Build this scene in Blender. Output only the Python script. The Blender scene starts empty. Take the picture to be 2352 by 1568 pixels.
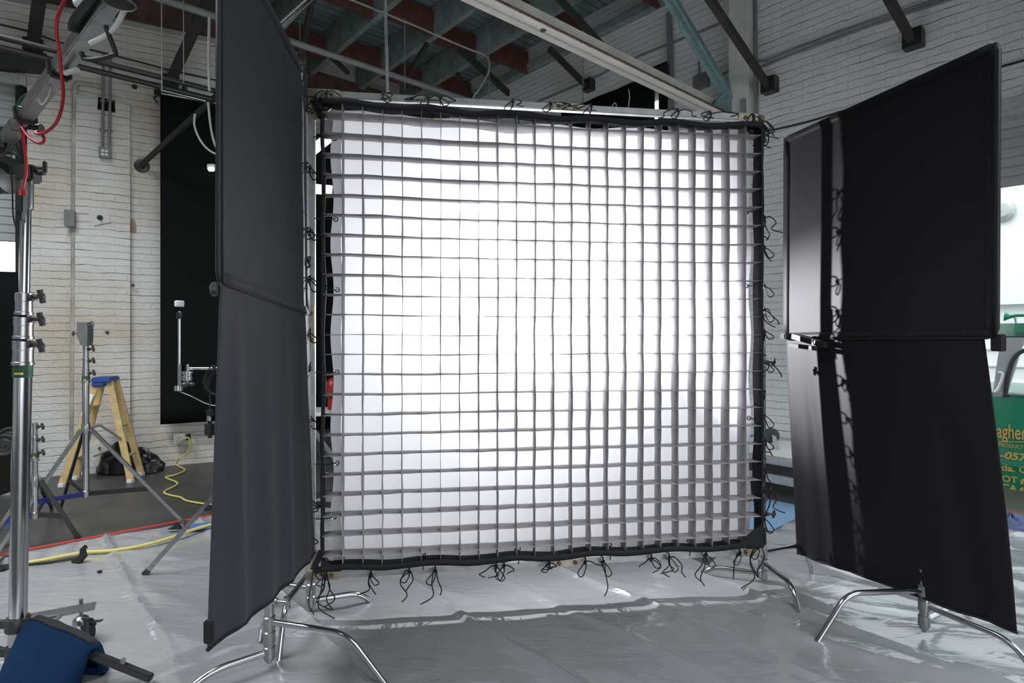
import bpy, bmesh, math, random
from mathutils import Vector, Matrix, noise
random.seed(7)
S = bpy.context.scene
C = S.collection
PI = math.pi
V = Vector

# ------------------------------------------------------------------ camera geometry
FPX, CX, HY, EYE = 1330.0, 1176.0, 768.0, 1.46       # focal length / principal column / horizon row / eye height


def at(px, py, z):
    """world point on the sight line of (px,py) at forward distance z (metres)"""
    return V(((px - CX) / FPX * z, z, EYE - (py - HY) / FPX * z))


def fl(px, py, h=0.0):
    """world point at height h under the sight line"""
    z = (EYE - h) * FPX / (py - HY)
    return V(((px - CX) / FPX * z, z, h))


# room axes: u runs across the roof joists towards the right wall, v along that wall
UX, UY = 0.755, 0.656


def R(u, v, h=0.0):
    return V((UX * u - UY * v, UY * u + UX * v, h))


RWU = 6.2                                             # right wall plane u


def rw(px, py, u=RWU):
    r = (px - CX) / FPX
    v = (UX * u - r * UY * u) / (UY + r * UX)
    z = UY * u + UX * v
    return v, EYE - (py - HY) / FPX * z


def rwp(px, py, off=0.0):
    v, h = rw(px, py, RWU - off)
    return R(RWU - off, v, h)


LO, LD = V((-3.415, 6.65, 0)), V((0.8875, 0.4607, 0)).normalized()
LN = V((LD.y, -LD.x, 0))                              # left wall normal, towards the camera


def LW(s, off, h):
    return LO + LD * s + LN * off + V((0, 0, h))


def lw(px, py, off=0.0):
    r = (px - CX) / FPX
    o = LO + LN * off
    s = (r * o.y - o.x) / (LD.x - r * LD.y)
    z = o.y + LD.y * s
    return s, EYE - (py - HY) / FPX * z


def lwp(px, py, off=0.0):
    s, h = lw(px, py, off)
    return LW(s, off, h)


# ------------------------------------------------------------------ materials
MATS = {}


def mat(name, col, rough=0.5, metal=0.0, spec=0.5, bump=0.0, bscale=40, var=0.0, vscale=6, aniso=None, coat=0.0, sheen=0.0, emit=None, estr=0):
    m = bpy.data.materials.new(name)
    m.use_nodes = True
    nt = m.node_tree
    b = nt.nodes['Principled BSDF']
    b.inputs['Base Color'].default_value = (*col, 1)
    b.inputs['Roughness'].default_value = rough
    b.inputs['Metallic'].default_value = metal
    b.inputs['Specular IOR Level'].default_value = spec
    b.inputs['Coat Weight'].default_value = coat
    b.inputs['Sheen Weight'].default_value = sheen
    if emit:
        b.inputs['Emission Color'].default_value = (*emit, 1)
        b.inputs['Emission Strength'].default_value = estr
    tc = nt.nodes.new('ShaderNodeTexCoord')
    if var > 0:
        n = nt.nodes.new('ShaderNodeTexNoise'); n.inputs['Scale'].default_value = vscale; n.inputs['Detail'].default_value = 6
        nt.links.new(tc.outputs['Object'], n.inputs['Vector'])
        r = nt.nodes.new('ShaderNodeValToRGB')
        r.color_ramp.elements[0].position = 0.3; r.color_ramp.elements[1].position = 0.72
        r.color_ramp.elements[0].color = (*[c * (1 - var) for c in col], 1)
        r.color_ramp.elements[1].color = (*[min(1, c * (1 + var)) for c in col], 1)
        nt.links.new(n.outputs['Fac'], r.inputs['Fac'])
        nt.links.new(r.outputs['Color'], b.inputs['Base Color'])
    if bump > 0:
        n2 = nt.nodes.new('ShaderNodeTexNoise'); n2.inputs['Scale'].default_value = bscale; n2.inputs['Detail'].default_value = 4
        nt.links.new(tc.outputs['Object'], n2.inputs['Vector'])
        bp = nt.nodes.new('ShaderNodeBump'); bp.inputs['Strength'].default_value = bump; bp.inputs['Distance'].default_value = 0.01
        nt.links.new(n2.outputs['Fac'], bp.inputs['Height'])
        nt.links.new(bp.outputs['Normal'], b.inputs['Normal'])
    MATS[name] = m
    return m


def brick_mat(name, paint, seam, stain):
    m = bpy.data.materials.new(name); m.use_nodes = True
    nt = m.node_tree; N = nt.nodes; L = nt.links
    b = N['Principled BSDF']; b.inputs['Roughness'].default_value = 0.6
    b.inputs['Specular IOR Level'].default_value = 0.3
    tc = N.new('ShaderNodeTexCoord')
    sep = N.new('ShaderNodeSeparateXYZ'); L.new(tc.outputs['Object'], sep.inputs[0])
    cmb = N.new('ShaderNodeCombineXYZ'); L.new(sep.outputs['X'], cmb.inputs['X']); L.new(sep.outputs['Z'], cmb.inputs['Y'])
    wob = N.new('ShaderNodeTexNoise'); wob.inputs['Scale'].default_value = 7; wob.inputs['Detail'].default_value = 3
    L.new(cmb.outputs[0], wob.inputs['Vector'])
    mul = N.new('ShaderNodeVectorMath'); mul.operation = 'MULTIPLY_ADD'
    L.new(wob.outputs['Color'], mul.inputs[0]); mul.inputs[1].default_value = (0.05, 0.036, 0); L.new(cmb.outputs[0], mul.inputs[2])
    br = N.new('ShaderNodeTexBrick')
    L.new(mul.outputs[0], br.inputs['Vector'])
    br.inputs['Scale'].default_value = 1.0
    br.inputs['Brick Width'].default_value = 0.215
    br.inputs['Row Height'].default_value = 0.076
    br.inputs['Mortar Size'].default_value = 0.0055
    br.inputs['Mortar Smooth'].default_value = 0.65
    br.inputs['Color1'].default_value = (1, 1, 1, 1); br.inputs['Color2'].default_value = (0.86, 0.86, 0.86, 1)
    br.inputs['Mortar'].default_value = (0, 0, 0, 1)
    # horizontal joints: broken dark lines where the paint has not filled the bed joint
    sp2 = N.new('ShaderNodeSeparateXYZ'); L.new(mul.outputs[0], sp2.inputs[0])

    def M(op, a, b=None, c=None):
        n = N.new('ShaderNodeMath'); n.operation = op
        for i, x in enumerate((a, b, c)):
            if x is None: continue
            if isinstance(x, (int, float)): n.inputs[i].default_value = x
            else: L.new(x, n.inputs[i])
        return n.outputs[0]
    fr_ = M('FRACT', M('DIVIDE', sp2.outputs['Y'], 0.076))
    ds = M('ABSOLUTE', M('SUBTRACT', fr_, 0.5))
    ln = N.new('ShaderNodeMapRange'); ln.inputs['From Min'].default_value = 0.45; ln.inputs['From Max'].default_value = 0.485
    L.new(ds, ln.inputs['Value'])
    st = N.new('ShaderNodeMapping'); st.inputs['Scale'].default_value = (2.6, 15, 1); L.new(cmb.outputs[0], st.inputs['Vector'])
    gate = N.new('ShaderNodeTexNoise'); gate.inputs['Scale'].default_value = 1.0; gate.inputs['Detail'].default_value = 4
    L.new(st.outputs[0], gate.inputs['Vector'])
    gr = N.new('ShaderNodeValToRGB'); gr.color_ramp.elements[0].position = 0.46; gr.color_ramp.elements[1].position = 0.64
    L.new(gate.outputs['Fac'], gr.inputs['Fac'])
    mm = N.new('ShaderNodeMath'); mm.operation = 'MULTIPLY'; L.new(ln.outputs['Result'], mm.inputs[0]); L.new(gr.outputs['Color'], mm.inputs[1])
    big = N.new('ShaderNodeTexNoise'); big.inputs['Scale'].default_value = 1.1; big.inputs['Detail'].default_value = 8
    L.new(tc.outputs['Object'], big.inputs['Vector'])
    ramp = N.new('ShaderNodeValToRGB'); ramp.color_ramp.elements[0].position = 0.36; ramp.color_ramp.elements[1].position = 0.6
    ramp.color_ramp.elements[0].color = (*stain, 1); ramp.color_ramp.elements[1].color = (*paint, 1)
    L.new(big.outputs['Fac'], ramp.inputs['Fac'])
    mx = N.new('ShaderNodeMix'); mx.data_type = 'RGBA'
    L.new(mm.outputs[0], mx.inputs[0]); L.new(ramp.outputs['Color'], mx.inputs[6]); mx.inputs[7].default_value = (*seam, 1)
    L.new(mx.outputs[2], b.inputs['Base Color'])
    # relief
    fine = N.new('ShaderNodeTexNoise'); fine.inputs['Scale'].default_value = 34; fine.inputs['Detail'].default_value = 5
    L.new(tc.outputs['Object'], fine.inputs['Vector'])
    inv = N.new('ShaderNodeMath'); inv.operation = 'MULTIPLY'; inv.inputs[1].default_value = -0.28; L.new(br.outputs['Fac'], inv.inputs[0])
    inv2 = N.new('ShaderNodeMath'); inv2.operation = 'MULTIPLY_ADD'; inv2.inputs[1].default_value = -0.7; L.new(ln.outputs['Result'], inv2.inputs[0]); L.new(inv.outputs[0], inv2.inputs[2])
    ad = N.new('ShaderNodeMath'); ad.operation = 'MULTIPLY_ADD'; L.new(fine.outputs['Fac'], ad.inputs[0]); ad.inputs[1].default_value = 1.0; L.new(inv2.outputs[0], ad.inputs[2])
    bp = N.new('ShaderNodeBump'); bp.inputs['Strength'].default_value = 0.75; bp.inputs['Distance'].default_value = 0.012
    L.new(ad.outputs[0], bp.inputs['Height']); L.new(bp.outputs['Normal'], b.inputs['Normal'])
    MATS[name] = m
    return m


M_BRICK_L = brick_mat('painted_brick_left', (0.72, 0.71, 0.68), (0.07, 0.065, 0.06), (0.56, 0.50, 0.42))
M_BRICK_R = brick_mat('painted_brick_right', (0.79, 0.80, 0.79), (0.10, 0.10, 0.10), (0.70, 0.70, 0.68))
M_BLACK = mat('black_cloth', (0.022, 0.021, 0.025), 0.75, spec=0.25, bump=0.12, bscale=500, sheen=0.05)
M_DUV = mat('duvetyne', (0.008, 0.009, 0.009), 0.95, spec=0.1)
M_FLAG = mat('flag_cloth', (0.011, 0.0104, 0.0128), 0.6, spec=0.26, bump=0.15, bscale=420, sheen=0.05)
M_FLAGL = mat('flag_cloth_brightened', (0.052, 0.051, 0.062), 0.6, spec=0.35, bump=0.15, bscale=420, sheen=0.06)  # left flag: paler colour stands in for light falling on the same cloth
M_WEB = mat('grid_webbing', (0.40, 0.378, 0.392), 0.62, spec=0.4, bump=0.2, bscale=300)
M_BAND = mat('grid_border', (0.02, 0.02, 0.024), 0.7, spec=0.3, bump=0.2, bscale=300)
M_CORD = mat('black_cord', (0.012, 0.012, 0.013), 0.7)
M_ALU = mat('frame_aluminium', (0.50, 0.50, 0.49), 0.42, metal=0.75, var=0.15, vscale=25)
M_ZINC = mat('zinc_bracket', (0.52, 0.46, 0.36), 0.4, metal=0.7, var=0.25, vscale=30)
M_RUST = mat('rusty_bolt', (0.22, 0.13, 0.09), 0.6, metal=0.6)
M_CHROME = mat('chrome', (0.50, 0.50, 0.51), 0.17, metal=1.0)
M_STEEL = mat('satin_steel', (0.40, 0.40, 0.40), 0.30, metal=0.95, var=0.1, vscale=30)
M_DSTEEL = mat('dark_steel', (0.06, 0.06, 0.06), 0.45, metal=0.6)
M_KNOB = mat('knob_dark', (0.05, 0.05, 0.05), 0.35, spec=0.5)
M_BLKMET = mat('black_metal', (0.018, 0.018, 0.018), 0.45)
M_BRACE = mat('brace_brown', (0.035, 0.030, 0.027), 0.7, var=0.3)
M_GREEN = mat('label_green', (0.02, 0.09, 0.05), 0.5)
M_YEL = mat('yellow', (0.65, 0.48, 0.08), 0.5)
M_CABY = mat('yellow_cable', (0.62, 0.52, 0.16), 0.5)
M_RED = mat('red_cable', (0.40, 0.015, 0.02), 0.4)
M_TAPER = mat('red_tape', (0.50, 0.035, 0.03), 0.5)
M_TAPEB = mat('blue_tape', (0.05, 0.14, 0.36), 0.5)
M_BLUEP = mat('blue_paint', (0.02, 0.04, 0.22), 0.4)
M_BAG = mat('sandbag_blue', (0.005, 0.026, 0.072), 0.85, spec=0.15, bump=0.4, bscale=250)
M_WHITE = mat('white_plastic', (0.8, 0.8, 0.8), 0.4)
M_GREYBOX = mat('grey_box', (0.42, 0.42, 0.40), 0.5, var=0.2, vscale=30)
M_BEAM = mat('white_beam', (0.80, 0.75, 0.68), 0.55, var=0.12, vscale=5, bump=0.2, bscale=30)
M_BEAMD = mat('beam_dirt', (0.10, 0.065, 0.05), 0.9, var=0.5, vscale=18)
M_TRUSS = mat('green_steel', (0.20, 0.30, 0.29), 0.45, var=0.2, vscale=14)
M_JOIST = mat('joist_paint', (0.23, 0.28, 0.27), 0.8, var=0.25, vscale=6)
M_BLOCK = mat('red_timber', (0.105, 0.040, 0.027), 0.85, var=0.4, vscale=7)
M_DKBEAM = mat('dark_timber', (0.075, 0.045, 0.034), 0.85, var=0.35, vscale=7)
M_LADDER = mat('ladder_yellow', (0.62, 0.46, 0.22), 0.5, var=0.2, vscale=14)
M_LCAP = mat('ladder_blue', (0.03, 0.08, 0.30), 0.45)
M_POLY = mat('bin_bag', (0.006, 0.006, 0.007), 0.3, bump=0.5, bscale=18)
M_TGREEN = mat('truck_green', (0.0, 0.23, 0.115), 0.3, coat=0.4)
M_TGREY = mat('truck_trim', (0.42, 0.45, 0.45), 0.5)
M_GOLD = mat('gold_letters', (0.62, 0.42, 0.12), 0.45)
M_TREAD = mat('tread_plate', (0.05, 0.05, 0.05), 0.4, metal=0.5, bump=0.6, bscale=90)
M_RUBBER = mat('rubber', (0.03, 0.03, 0.03), 0.6)
M_DOOR = mat('shutter_grey', (0.42, 0.43, 0.43), 0.45, metal=0.2)
M_STAGE = mat('stage_white', (0.62, 0.62, 0.60), 0.5)
M_BLUEC = mat('blue_mat', (0.20, 0.36, 0.55), 0.35)
M_DENIM = mat('blue_cloth', (0.10, 0.13, 0.25), 0.85, var=0.2, vscale=20)
M_PIPE = mat('grey_pipe', (0.24, 0.25, 0.245), 0.5, var=0.15)
M_CONDUIT = mat('wall_conduit', (0.19, 0.19, 0.19), 0.5, var=0.15)
M_PILLAR = mat('pillar_paint', (0.66, 0.65, 0.62), 0.6, var=0.06, vscale=3)
M_RUSTW = mat('bare_brick', (0.34, 0.22, 0.18), 0.9, var=0.4, vscale=30)
M_REDB = mat('red_plastic', (0.25, 0.02, 0.025), 0.35)
M_TUBE = mat('lit_tube', (0.9, 0.95, 0.92), 0.5, emit=(0.92, 1.0, 0.95), estr=2.2)
M_GLOW = mat('window_daylight', (0.9, 0.95, 1.0), 0.5, emit=(0.9, 0.96, 1.0), estr=1.6)


def floor_mat():
    m = mat('concrete', (0.052, 0.052, 0.050), 0.42, var=0.35, vscale=2.2, bump=0.12, bscale=14)
    return m


M_FLOOR = floor_mat()


def deck_mat():
    m = bpy.data.materials.new('deck_boards'); m.use_nodes = True
    nt = m.node_tree; N = nt.nodes; L = nt.links
    b = N['Principled BSDF']; b.inputs['Roughness'].default_value = 0.8
    tc = N.new('ShaderNodeTexCoord')
    mp = N.new('ShaderNodeMapping'); mp.inputs['Rotation'].default_value = (0, 0, -math.atan2(UY, UX)); L.new(tc.outputs['Object'], mp.inputs['Vector'])
    br = N.new('ShaderNodeTexBrick'); L.new(mp.outputs[0], br.inputs['Vector'])
    br.inputs['Scale'].default_value = 1; br.inputs['Brick Width'].default_value = 3.6; br.inputs['Row Height'].default_value = 0.135
    br.inputs['Mortar Size'].default_value = 0.006; br.inputs['Color1'].default_value = (0.21, 0.29, 0.30, 1); br.inputs['Color2'].default_value = (0.26, 0.335, 0.34, 1)
    br.inputs['Mortar'].default_value = (0.03, 0.035, 0.035, 1)
    ns = N.new('ShaderNodeTexNoise'); ns.inputs['Scale'].default_value = 2.5; ns.inputs['Detail'].default_value = 8; L.new(mp.outputs[0], ns.inputs['Vector'])
    rp = N.new('ShaderNodeValToRGB'); rp.color_ramp.elements[0].position = 0.3; rp.color_ramp.elements[0].color = (0.55, 0.5, 0.46, 1); rp.color_ramp.elements[1].position = 0.55
    L.new(ns.outputs['Fac'], rp.inputs['Fac'])
    mx = N.new('ShaderNodeMix'); mx.data_type = 'RGBA'; mx.blend_type = 'MULTIPLY'; mx.inputs[0].default_value = 1
    L.new(br.outputs['Color'], mx.inputs[6]); L.new(rp.outputs['Color'], mx.inputs[7]); L.new(mx.outputs[2], b.inputs['Base Color'])
    bp = N.new('ShaderNodeBump'); bp.inputs['Strength'].default_value = 0.6; bp.inputs['Distance'].default_value = 0.01; bp.invert = True
    L.new(br.outputs['Fac'], bp.inputs['Height']); L.new(bp.outputs['Normal'], b.inputs['Normal'])
    MATS['deck_boards'] = m
    return m


M_DECK = deck_mat()


def sheet_mat():
    m = bpy.data.materials.new('plastic_sheet'); m.use_nodes = True
    nt = m.node_tree; N = nt.nodes; L = nt.links
    b = N['Principled BSDF']; b.inputs['Base Color'].default_value = (0.30, 0.305, 0.315, 1)
    b.inputs['Roughness'].default_value = 0.24; b.inputs['Specular IOR Level'].default_value = 0.7
    b.inputs['Coat Weight'].default_value = 0.8; b.inputs['Coat Roughness'].default_value = 0.10
    tc = N.new('ShaderNodeTexCoord')
    mp = N.new('ShaderNodeMapping'); mp.inputs['Rotation'].default_value = (0, 0, 0.5); mp.inputs['Scale'].default_value = (1.0, 3.2, 1)
    L.new(tc.outputs['Object'], mp.inputs['Vector'])
    n = N.new('ShaderNodeTexNoise'); n.inputs['Scale'].default_value = 1.6; n.inputs['Detail'].default_value = 4; n.inputs['Distortion'].default_value = .8
    L.new(mp.outputs[0], n.inputs['Vector'])
    vo = N.new('ShaderNodeTexVoronoi'); vo.feature = 'DISTANCE_TO_EDGE'; vo.inputs['Scale'].default_value = 1.6
    wn = N.new('ShaderNodeVectorMath'); wn.operation = 'MULTIPLY_ADD'; L.new(n.outputs['Color'], wn.inputs[0]); wn.inputs[1].default_value = (0.7, 0.7, 0); L.new(mp.outputs[0], wn.inputs[2])
    L.new(wn.outputs[0], vo.inputs['Vector'])
    cr = N.new('ShaderNodeMapRange'); cr.inputs['From Max'].default_value = 0.035; L.new(vo.outputs['Distance'], cr.inputs['Value'])
    ad = N.new('ShaderNodeMath'); ad.operation = 'MULTIPLY_ADD'; L.new(cr.outputs['Result'], ad.inputs[0]); ad.inputs[1].default_value = 0.07; L.new(n.outputs['Fac'], ad.inputs[2])
    bp = N.new('ShaderNodeBump'); bp.inputs['Strength'].default_value = 0.3; bp.inputs['Distance'].default_value = 0.04
    L.new(ad.outputs[0], bp.inputs['Height']); L.new(bp.outputs['Normal'], b.inputs['Normal']); L.new(bp.outputs['Normal'], b.inputs['Coat Normal'])
    MATS['plastic_sheet'] = m
    return m


M_SHEET = sheet_mat()


def silk_mat(name, col, tr):
    m = bpy.data.materials.new(name); m.use_nodes = True
    nt = m.node_tree; N = nt.nodes; L = nt.links
    N.remove(N['Principled BSDF'])
    d = N.new('ShaderNodeBsdfDiffuse'); d.inputs['Color'].default_value = (*col, 1)
    t = N.new('ShaderNodeBsdfTranslucent'); t.inputs['Color'].default_value = (*col, 1)
    x = N.new('ShaderNodeMixShader'); x.inputs[0].default_value = tr
    L.new(d.outputs[0], x.inputs[1]); L.new(t.outputs[0], x.inputs[2])
    L.new(x.outputs[0], N['Material Output'].inputs['Surface'])
    MATS[name] = m
    return m


M_SILK = silk_mat('diffusion_silk', (0.80, 0.80, 0.82), 0.45)
M_HEM = silk_mat('silk_hem', (0.80, 0.80, 0.82), 0.3)


# ------------------------------------------------------------------ mesh helpers
class MB:
    def __init__(s):
        s.bm = bmesh.new()

    def box(s, c, size, rot=None, bev=0.0):
        """box at centre c; rot: 3x3 Matrix whose columns are the box axes"""
        b2 = bmesh.new()
        bmesh.ops.create_cube(b2, size=1)
        bmesh.ops.scale(b2, vec=V(size), verts=b2.verts)
        if bev > 0:
            bmesh.ops.bevel(b2, geom=b2.edges[:], offset=bev, segments=2, affect='EDGES')
        M = (rot.to_4x4() if rot is not None else Matrix.Identity(4))
        M = Matrix.Translation(V(c)) @ M
        s._join(b2, M)
        return s

    def _join(s, b2, M):
        idx = {}
        for v in b2.verts:
            idx[v] = s.bm.verts.new(M @ v.co)
        for f in b2.faces:
            try:
                s.bm.faces.new([idx[v] for v in f.verts])
            except ValueError:
                pass
        b2.free()

    def beam(s, p0, p1, w, t, up=V((0, 0, 1)), bev=0.0):
        """square bar from p0 to p1, width w sideways, t along up"""
        p0, p1 = V(p0), V(p1)
        z = (p1 - p0); L = z.length; z.normalize()
        x = z.cross(up)
        if x.length < 1e-4:
            x = z.cross(V((1, 0, 0)))
        x.normalize(); y = x.cross(z).normalized() * -1
        rot = Matrix((x, z, y)).transposed()
        s.box((p0 + p1) / 2, (w, L, t), rot, bev)
        return s

    def tube(s, pts, r, n=10, closed=False, caps=True, smooth=0):
        pts = [V(p) for p in pts]
        if smooth:
            pts = catmull(pts, smooth, closed)
        m = len(pts)
        rs = r if isinstance(r, (list, tuple)) else [r] * m
        if len(rs) != m:
            rs = [rs[0] + (rs[-1] - rs[0]) * i / (m - 1) for i in range(m)]
        tang = []
        for i in range(m):
            a = pts[i - 1] if (i > 0 or closed) else pts[i]
            b = pts[(i + 1) % m] if (i < m - 1 or closed) else pts[i]
            t = (b - a)
            tang.append(t.normalized() if t.length > 1e-9 else V((0, 0, 1)))
        nrm = tang[0].orthogonal().normalized()
        rings = []
        for i in range(m):
            t = tang[i]
            nrm = (nrm - t * nrm.dot(t))
            nrm = nrm.normalized() if nrm.length > 1e-6 else t.orthogonal().normalized()
            bn = t.cross(nrm)
            rings.append([s.bm.verts.new(pts[i] + (nrm * math.cos(2 * PI * k / n) + bn * math.sin(2 * PI * k / n)) * rs[i]) for k in range(n)])
        for i in range(m if closed else m - 1):
            A, B = rings[i], rings[(i + 1) % m]
            for k in range(n):
                s.bm.faces.new((A[k], A[(k + 1) % n], B[(k + 1) % n], B[k]))
        if caps and not closed:
            s.bm.faces.new(rings[0][::-1]); s.bm.faces.new(rings[-1])
        return s

    def cyl(s, p0, p1, r0, r1=None, n=16):
        return s.tube([p0, p1], [r0, r0 if r1 is None else r1], n)

    def lathe(s, base, axis, prof, n=18):
        """prof: list of (radius, distance along axis)"""
        base = V(base); axis = V(axis).normalized()
        pts = [base + axis * d for r, d in prof]
        x = axis.orthogonal().normalized(); y = axis.cross(x)
        rings = []
        for (r, d), p in zip(prof, pts):
            rings.append([s.bm.verts.new(p + (x * math.cos(2 * PI * k / n) + y * math.sin(2 * PI * k / n)) * max(r, 1e-4)) for k in range(n)])
        for A, B in zip(rings, rings[1:]):
            for k in range(n):
                s.bm.faces.new((A[k], A[(k + 1) % n], B[(k + 1) % n], B[k]))
        s.bm.faces.new(rings[0][::-1]); s.bm.faces.new(rings[-1])
        return s

    def torus(s, c, axis, R_, r, n=24, m=8):
        axis = V(axis).normalized(); x = axis.orthogonal().normalized(); y = axis.cross(x)
        return s.tube([V(c) + (x * math.cos(2 * PI * k / n) + y * math.sin(2 * PI * k / n)) * R_ for k in range(n)], r, m, closed=True)

    def prism(s, poly, d):
        """closed polygon (3-D points) extruded by vector d"""
        d = V(d)
        a = [s.bm.verts.new(V(p)) for p in poly]; b = [s.bm.verts.new(V(p) + d) for p in poly]
        s.bm.faces.new(a[::-1]); s.bm.faces.new(b)
        k = len(poly)
        for i in range(k):
            s.bm.faces.new((a[i], a[(i + 1) % k], b[(i + 1) % k], b[i]))
        return s

    def grid(s, f, nu, nv, keep=None):
        vs = [[s.bm.verts.new(f(i / nu, j / nv)) for j in range(nv + 1)] for i in range(nu + 1)]
        for i in range(nu):
            for j in range(nv):
                if keep is None or keep((i + .5) / nu, (j + .5) / nv):
                    s.bm.faces.new((vs[i][j], vs[i + 1][j], vs[i + 1][j + 1], vs[i][j + 1]))
        if keep is not None:
            bmesh.ops.delete(s.bm, geom=[v for v in s.bm.verts if not v.link_faces], context='VERTS')
        return s

    def ball(s, c, r, sc=(1, 1, 1), sub=2):
        b2 = bmesh.new(); bmesh.ops.create_icosphere(b2, subdivisions=sub, radius=r)
        s._join(b2, Matrix.Translation(V(c)) @ Matrix.Diagonal((*sc, 1)))
        return s


def catmull(P, k, closed=False):
    out = []
    n = len(P)
    rng = range(n) if closed else range(n - 1)
    for i in rng:
        p0 = P[i - 1] if (i > 0 or closed) else P[0]
        p1, p2 = P[i], P[(i + 1) % n]
        p3 = P[(i + 2) % n] if (i + 2 < n or closed) else P[-1]
        for j in range(k):
            t = j / k
            out.append(0.5 * ((2 * p1) + (p2 - p0) * t + (2 * p0 - 5 * p1 + 4 * p2 - p3) * t * t + (3 * p1 - p0 - 3 * p2 + p3) * t ** 3))
    if not closed:
        out.append(P[-1])
    return out


ORG = {}


def build(mb, name, m, parent=None, smooth=True, solid=0.0, sub=0, origin=None):
    me = bpy.data.meshes.new(name)
    bmesh.ops.recalc_face_normals(mb.bm, faces=mb.bm.faces)
    xs = [v.co for v in mb.bm.verts]
    if parent is not None:
        org = ORG[parent]
    elif origin is not None:
        org = V(origin)
    else:
        org = V(((min(p.x for p in xs) + max(p.x for p in xs)) / 2, (min(p.y for p in xs) + max(p.y for p in xs)) / 2, min(p.z for p in xs)))
    bmesh.ops.translate(mb.bm, vec=-org, verts=mb.bm.verts)
    mb.bm.to_mesh(me); mb.bm.free()
    me.materials.append(m)
    if smooth:
        for p in me.polygons:
            p.use_smooth = True
        me.set_sharp_from_angle(angle=math.radians(38))
    o = bpy.data.objects.new(name, me); C.objects.link(o)
    if parent is not None:
        o.parent = parent
    else:
        o.location = org
    ORG[o] = org
    if solid:
        md = o.modifiers.new('thick', 'SOLIDIFY'); md.thickness = solid; md.offset = 0
    if sub:
        md = o.modifiers.new('sub', 'SUBSURF'); md.levels = sub; md.render_levels = sub
    return o


def tag(o, label, cat, group=None):
    o['label'] = label; o['category'] = cat
    if group:
        o['group'] = group
    return o


def thing(name, label, cat, loc, group=None):
    o = bpy.data.objects.new(name, None); C.objects.link(o)
    o.empty_display_size = 0.1
    o.location = V(loc); ORG[o] = V(loc)
    return tag(o, label, cat, group)


def single(mb, name, m, label, cat, group=None, **k):
    return tag(build(mb, name, m, **k), label, cat, group)


def struct(mb, name, m, **k):
    o = build(mb, name, m, **k); o['kind'] = 'structure'
    return o


def wall_obj(name, m, org, d, polys, thick=0.2, nrm=None, parent=None):
    """wall in its own frame: polys = list of (x0,x1,z0,z1) panels"""
    mb = MB()
    for x0, x1, z0, z1 in polys:
        mb.box(((x0 + x1) / 2, -thick / 2, (z0 + z1) / 2), (x1 - x0, thick, z1 - z0))
    me = bpy.data.meshes.new(name)
    mb.bm.to_mesh(me); mb.bm.free(); me.materials.append(m)
    o = bpy.data.objects.new(name, me); C.objects.link(o)
    d = V(d).normalized(); y = V(nrm).normalized()
    o.matrix_world = Matrix(((d.x, y.x, 0, org[0]), (d.y, y.y, 0, org[1]), (0, 0, 1, 0), (0, 0, 0, 1)))
    o['kind'] = 'structure'
    return o


UPV = V((0, 0, 1))
UD, VD = R(1, 0), R(0, 1)


# ================================================================== SETTING
CEIL = 5.62
# floor
mb = MB(); mb.box((0, 4, -0.05), (34, 26, 0.1))
struct_floor = build(mb, 'floor', M_FLOOR, smooth=False); struct_floor['kind'] = 'structure'

# left wall (brick) with the door opening beyond its left end
s_door, _ = lw(62, 700)
_, h_lintel = lw(40, 178)
o = wall_obj('wall_left', M_BRICK_L, LO, -LD, [(-0.305, -s_door, 0, 4.80), (-s_door, -s_door + 4.2, h_lintel, 4.80), (-s_door + 4.2, -s_door + 6.0, 0, 4.80)], 0.22, LN)
# shallow piers of the left wall
sA, _ = lw(172, 700); sB, hP = lw(300, 196)
o = wall_obj('trim_1', M_BRICK_L, LO + LN * 0.05, -LD, [(-sB, -sA, 0, 3.95)], 0.05, LN)
# timber plate on top of the left wall
mb = MB(); mb.beam(LW(s_door - 6, 0.02, 5.40), LW(0.33, 0.02, 5.40), 0.34, 1.2)
struct(mb, 'trim_2', M_DKBEAM, smooth=False)
mb = MB(); mb.beam(LW(s_door - 6, 0.05, 4.83), LW(0.33, 0.05, 4.83), 0.16, 0.06)
struct(mb, 'trim_3', M_GREYBOX, smooth=False)
# jog to the deep back wall
J0 = LW(0.305, 0, 0); J1 = R(-2.0, 9.08)
jd = V((0.62, -1, 0)).normalized()
J1 = V((-3.9, 8.7, 0))
jd = (J0 - J1).normalized()
wall_obj('wall_jog', M_BRICK_L, J1, jd, [(0, (J0 - J1).length, 0, 6.0)], 0.15, V((-jd.y, jd.x, 0)))
# back wall
wall_obj('wall_back', M_BRICK_L, R(6.2, 9.08), -UD, [(0, 3.6, 0, 6.0)], 0.2, -VD)
mb = MB(); mb.beam(R(2.7, 9.0, 5.38), R(6.2, 9.0, 5.38), 0.2, 0.46)
struct(mb, 'trim_4', M_DKBEAM, smooth=False)
# right wall with the big roll-up door opening (v -2.4 .. 1.45)
RM0 = Matrix((UD, VD, UPV)).transposed()
DV0, DV1 = -2.6, 2.35
_, DTOP = rw(2320, 420)
wall_obj('wall_right', M_BRICK_R, R(RWU, 0), VD, [(DV1, 9.2, 0, 6.0), (DV0, DV1, DTOP + 0.55, 6.0), (-7.0, DV0, 0, 6.0)], 0.25, -UD)
# wall plate under the roof along the right wall
mb = MB(); mb.beam(R(6.14, -7, 5.62), R(6.14, 9.0, 5.62), 0.12, 0.10)
struct(mb, 'trim_5', M_JOIST, smooth=False)
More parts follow.
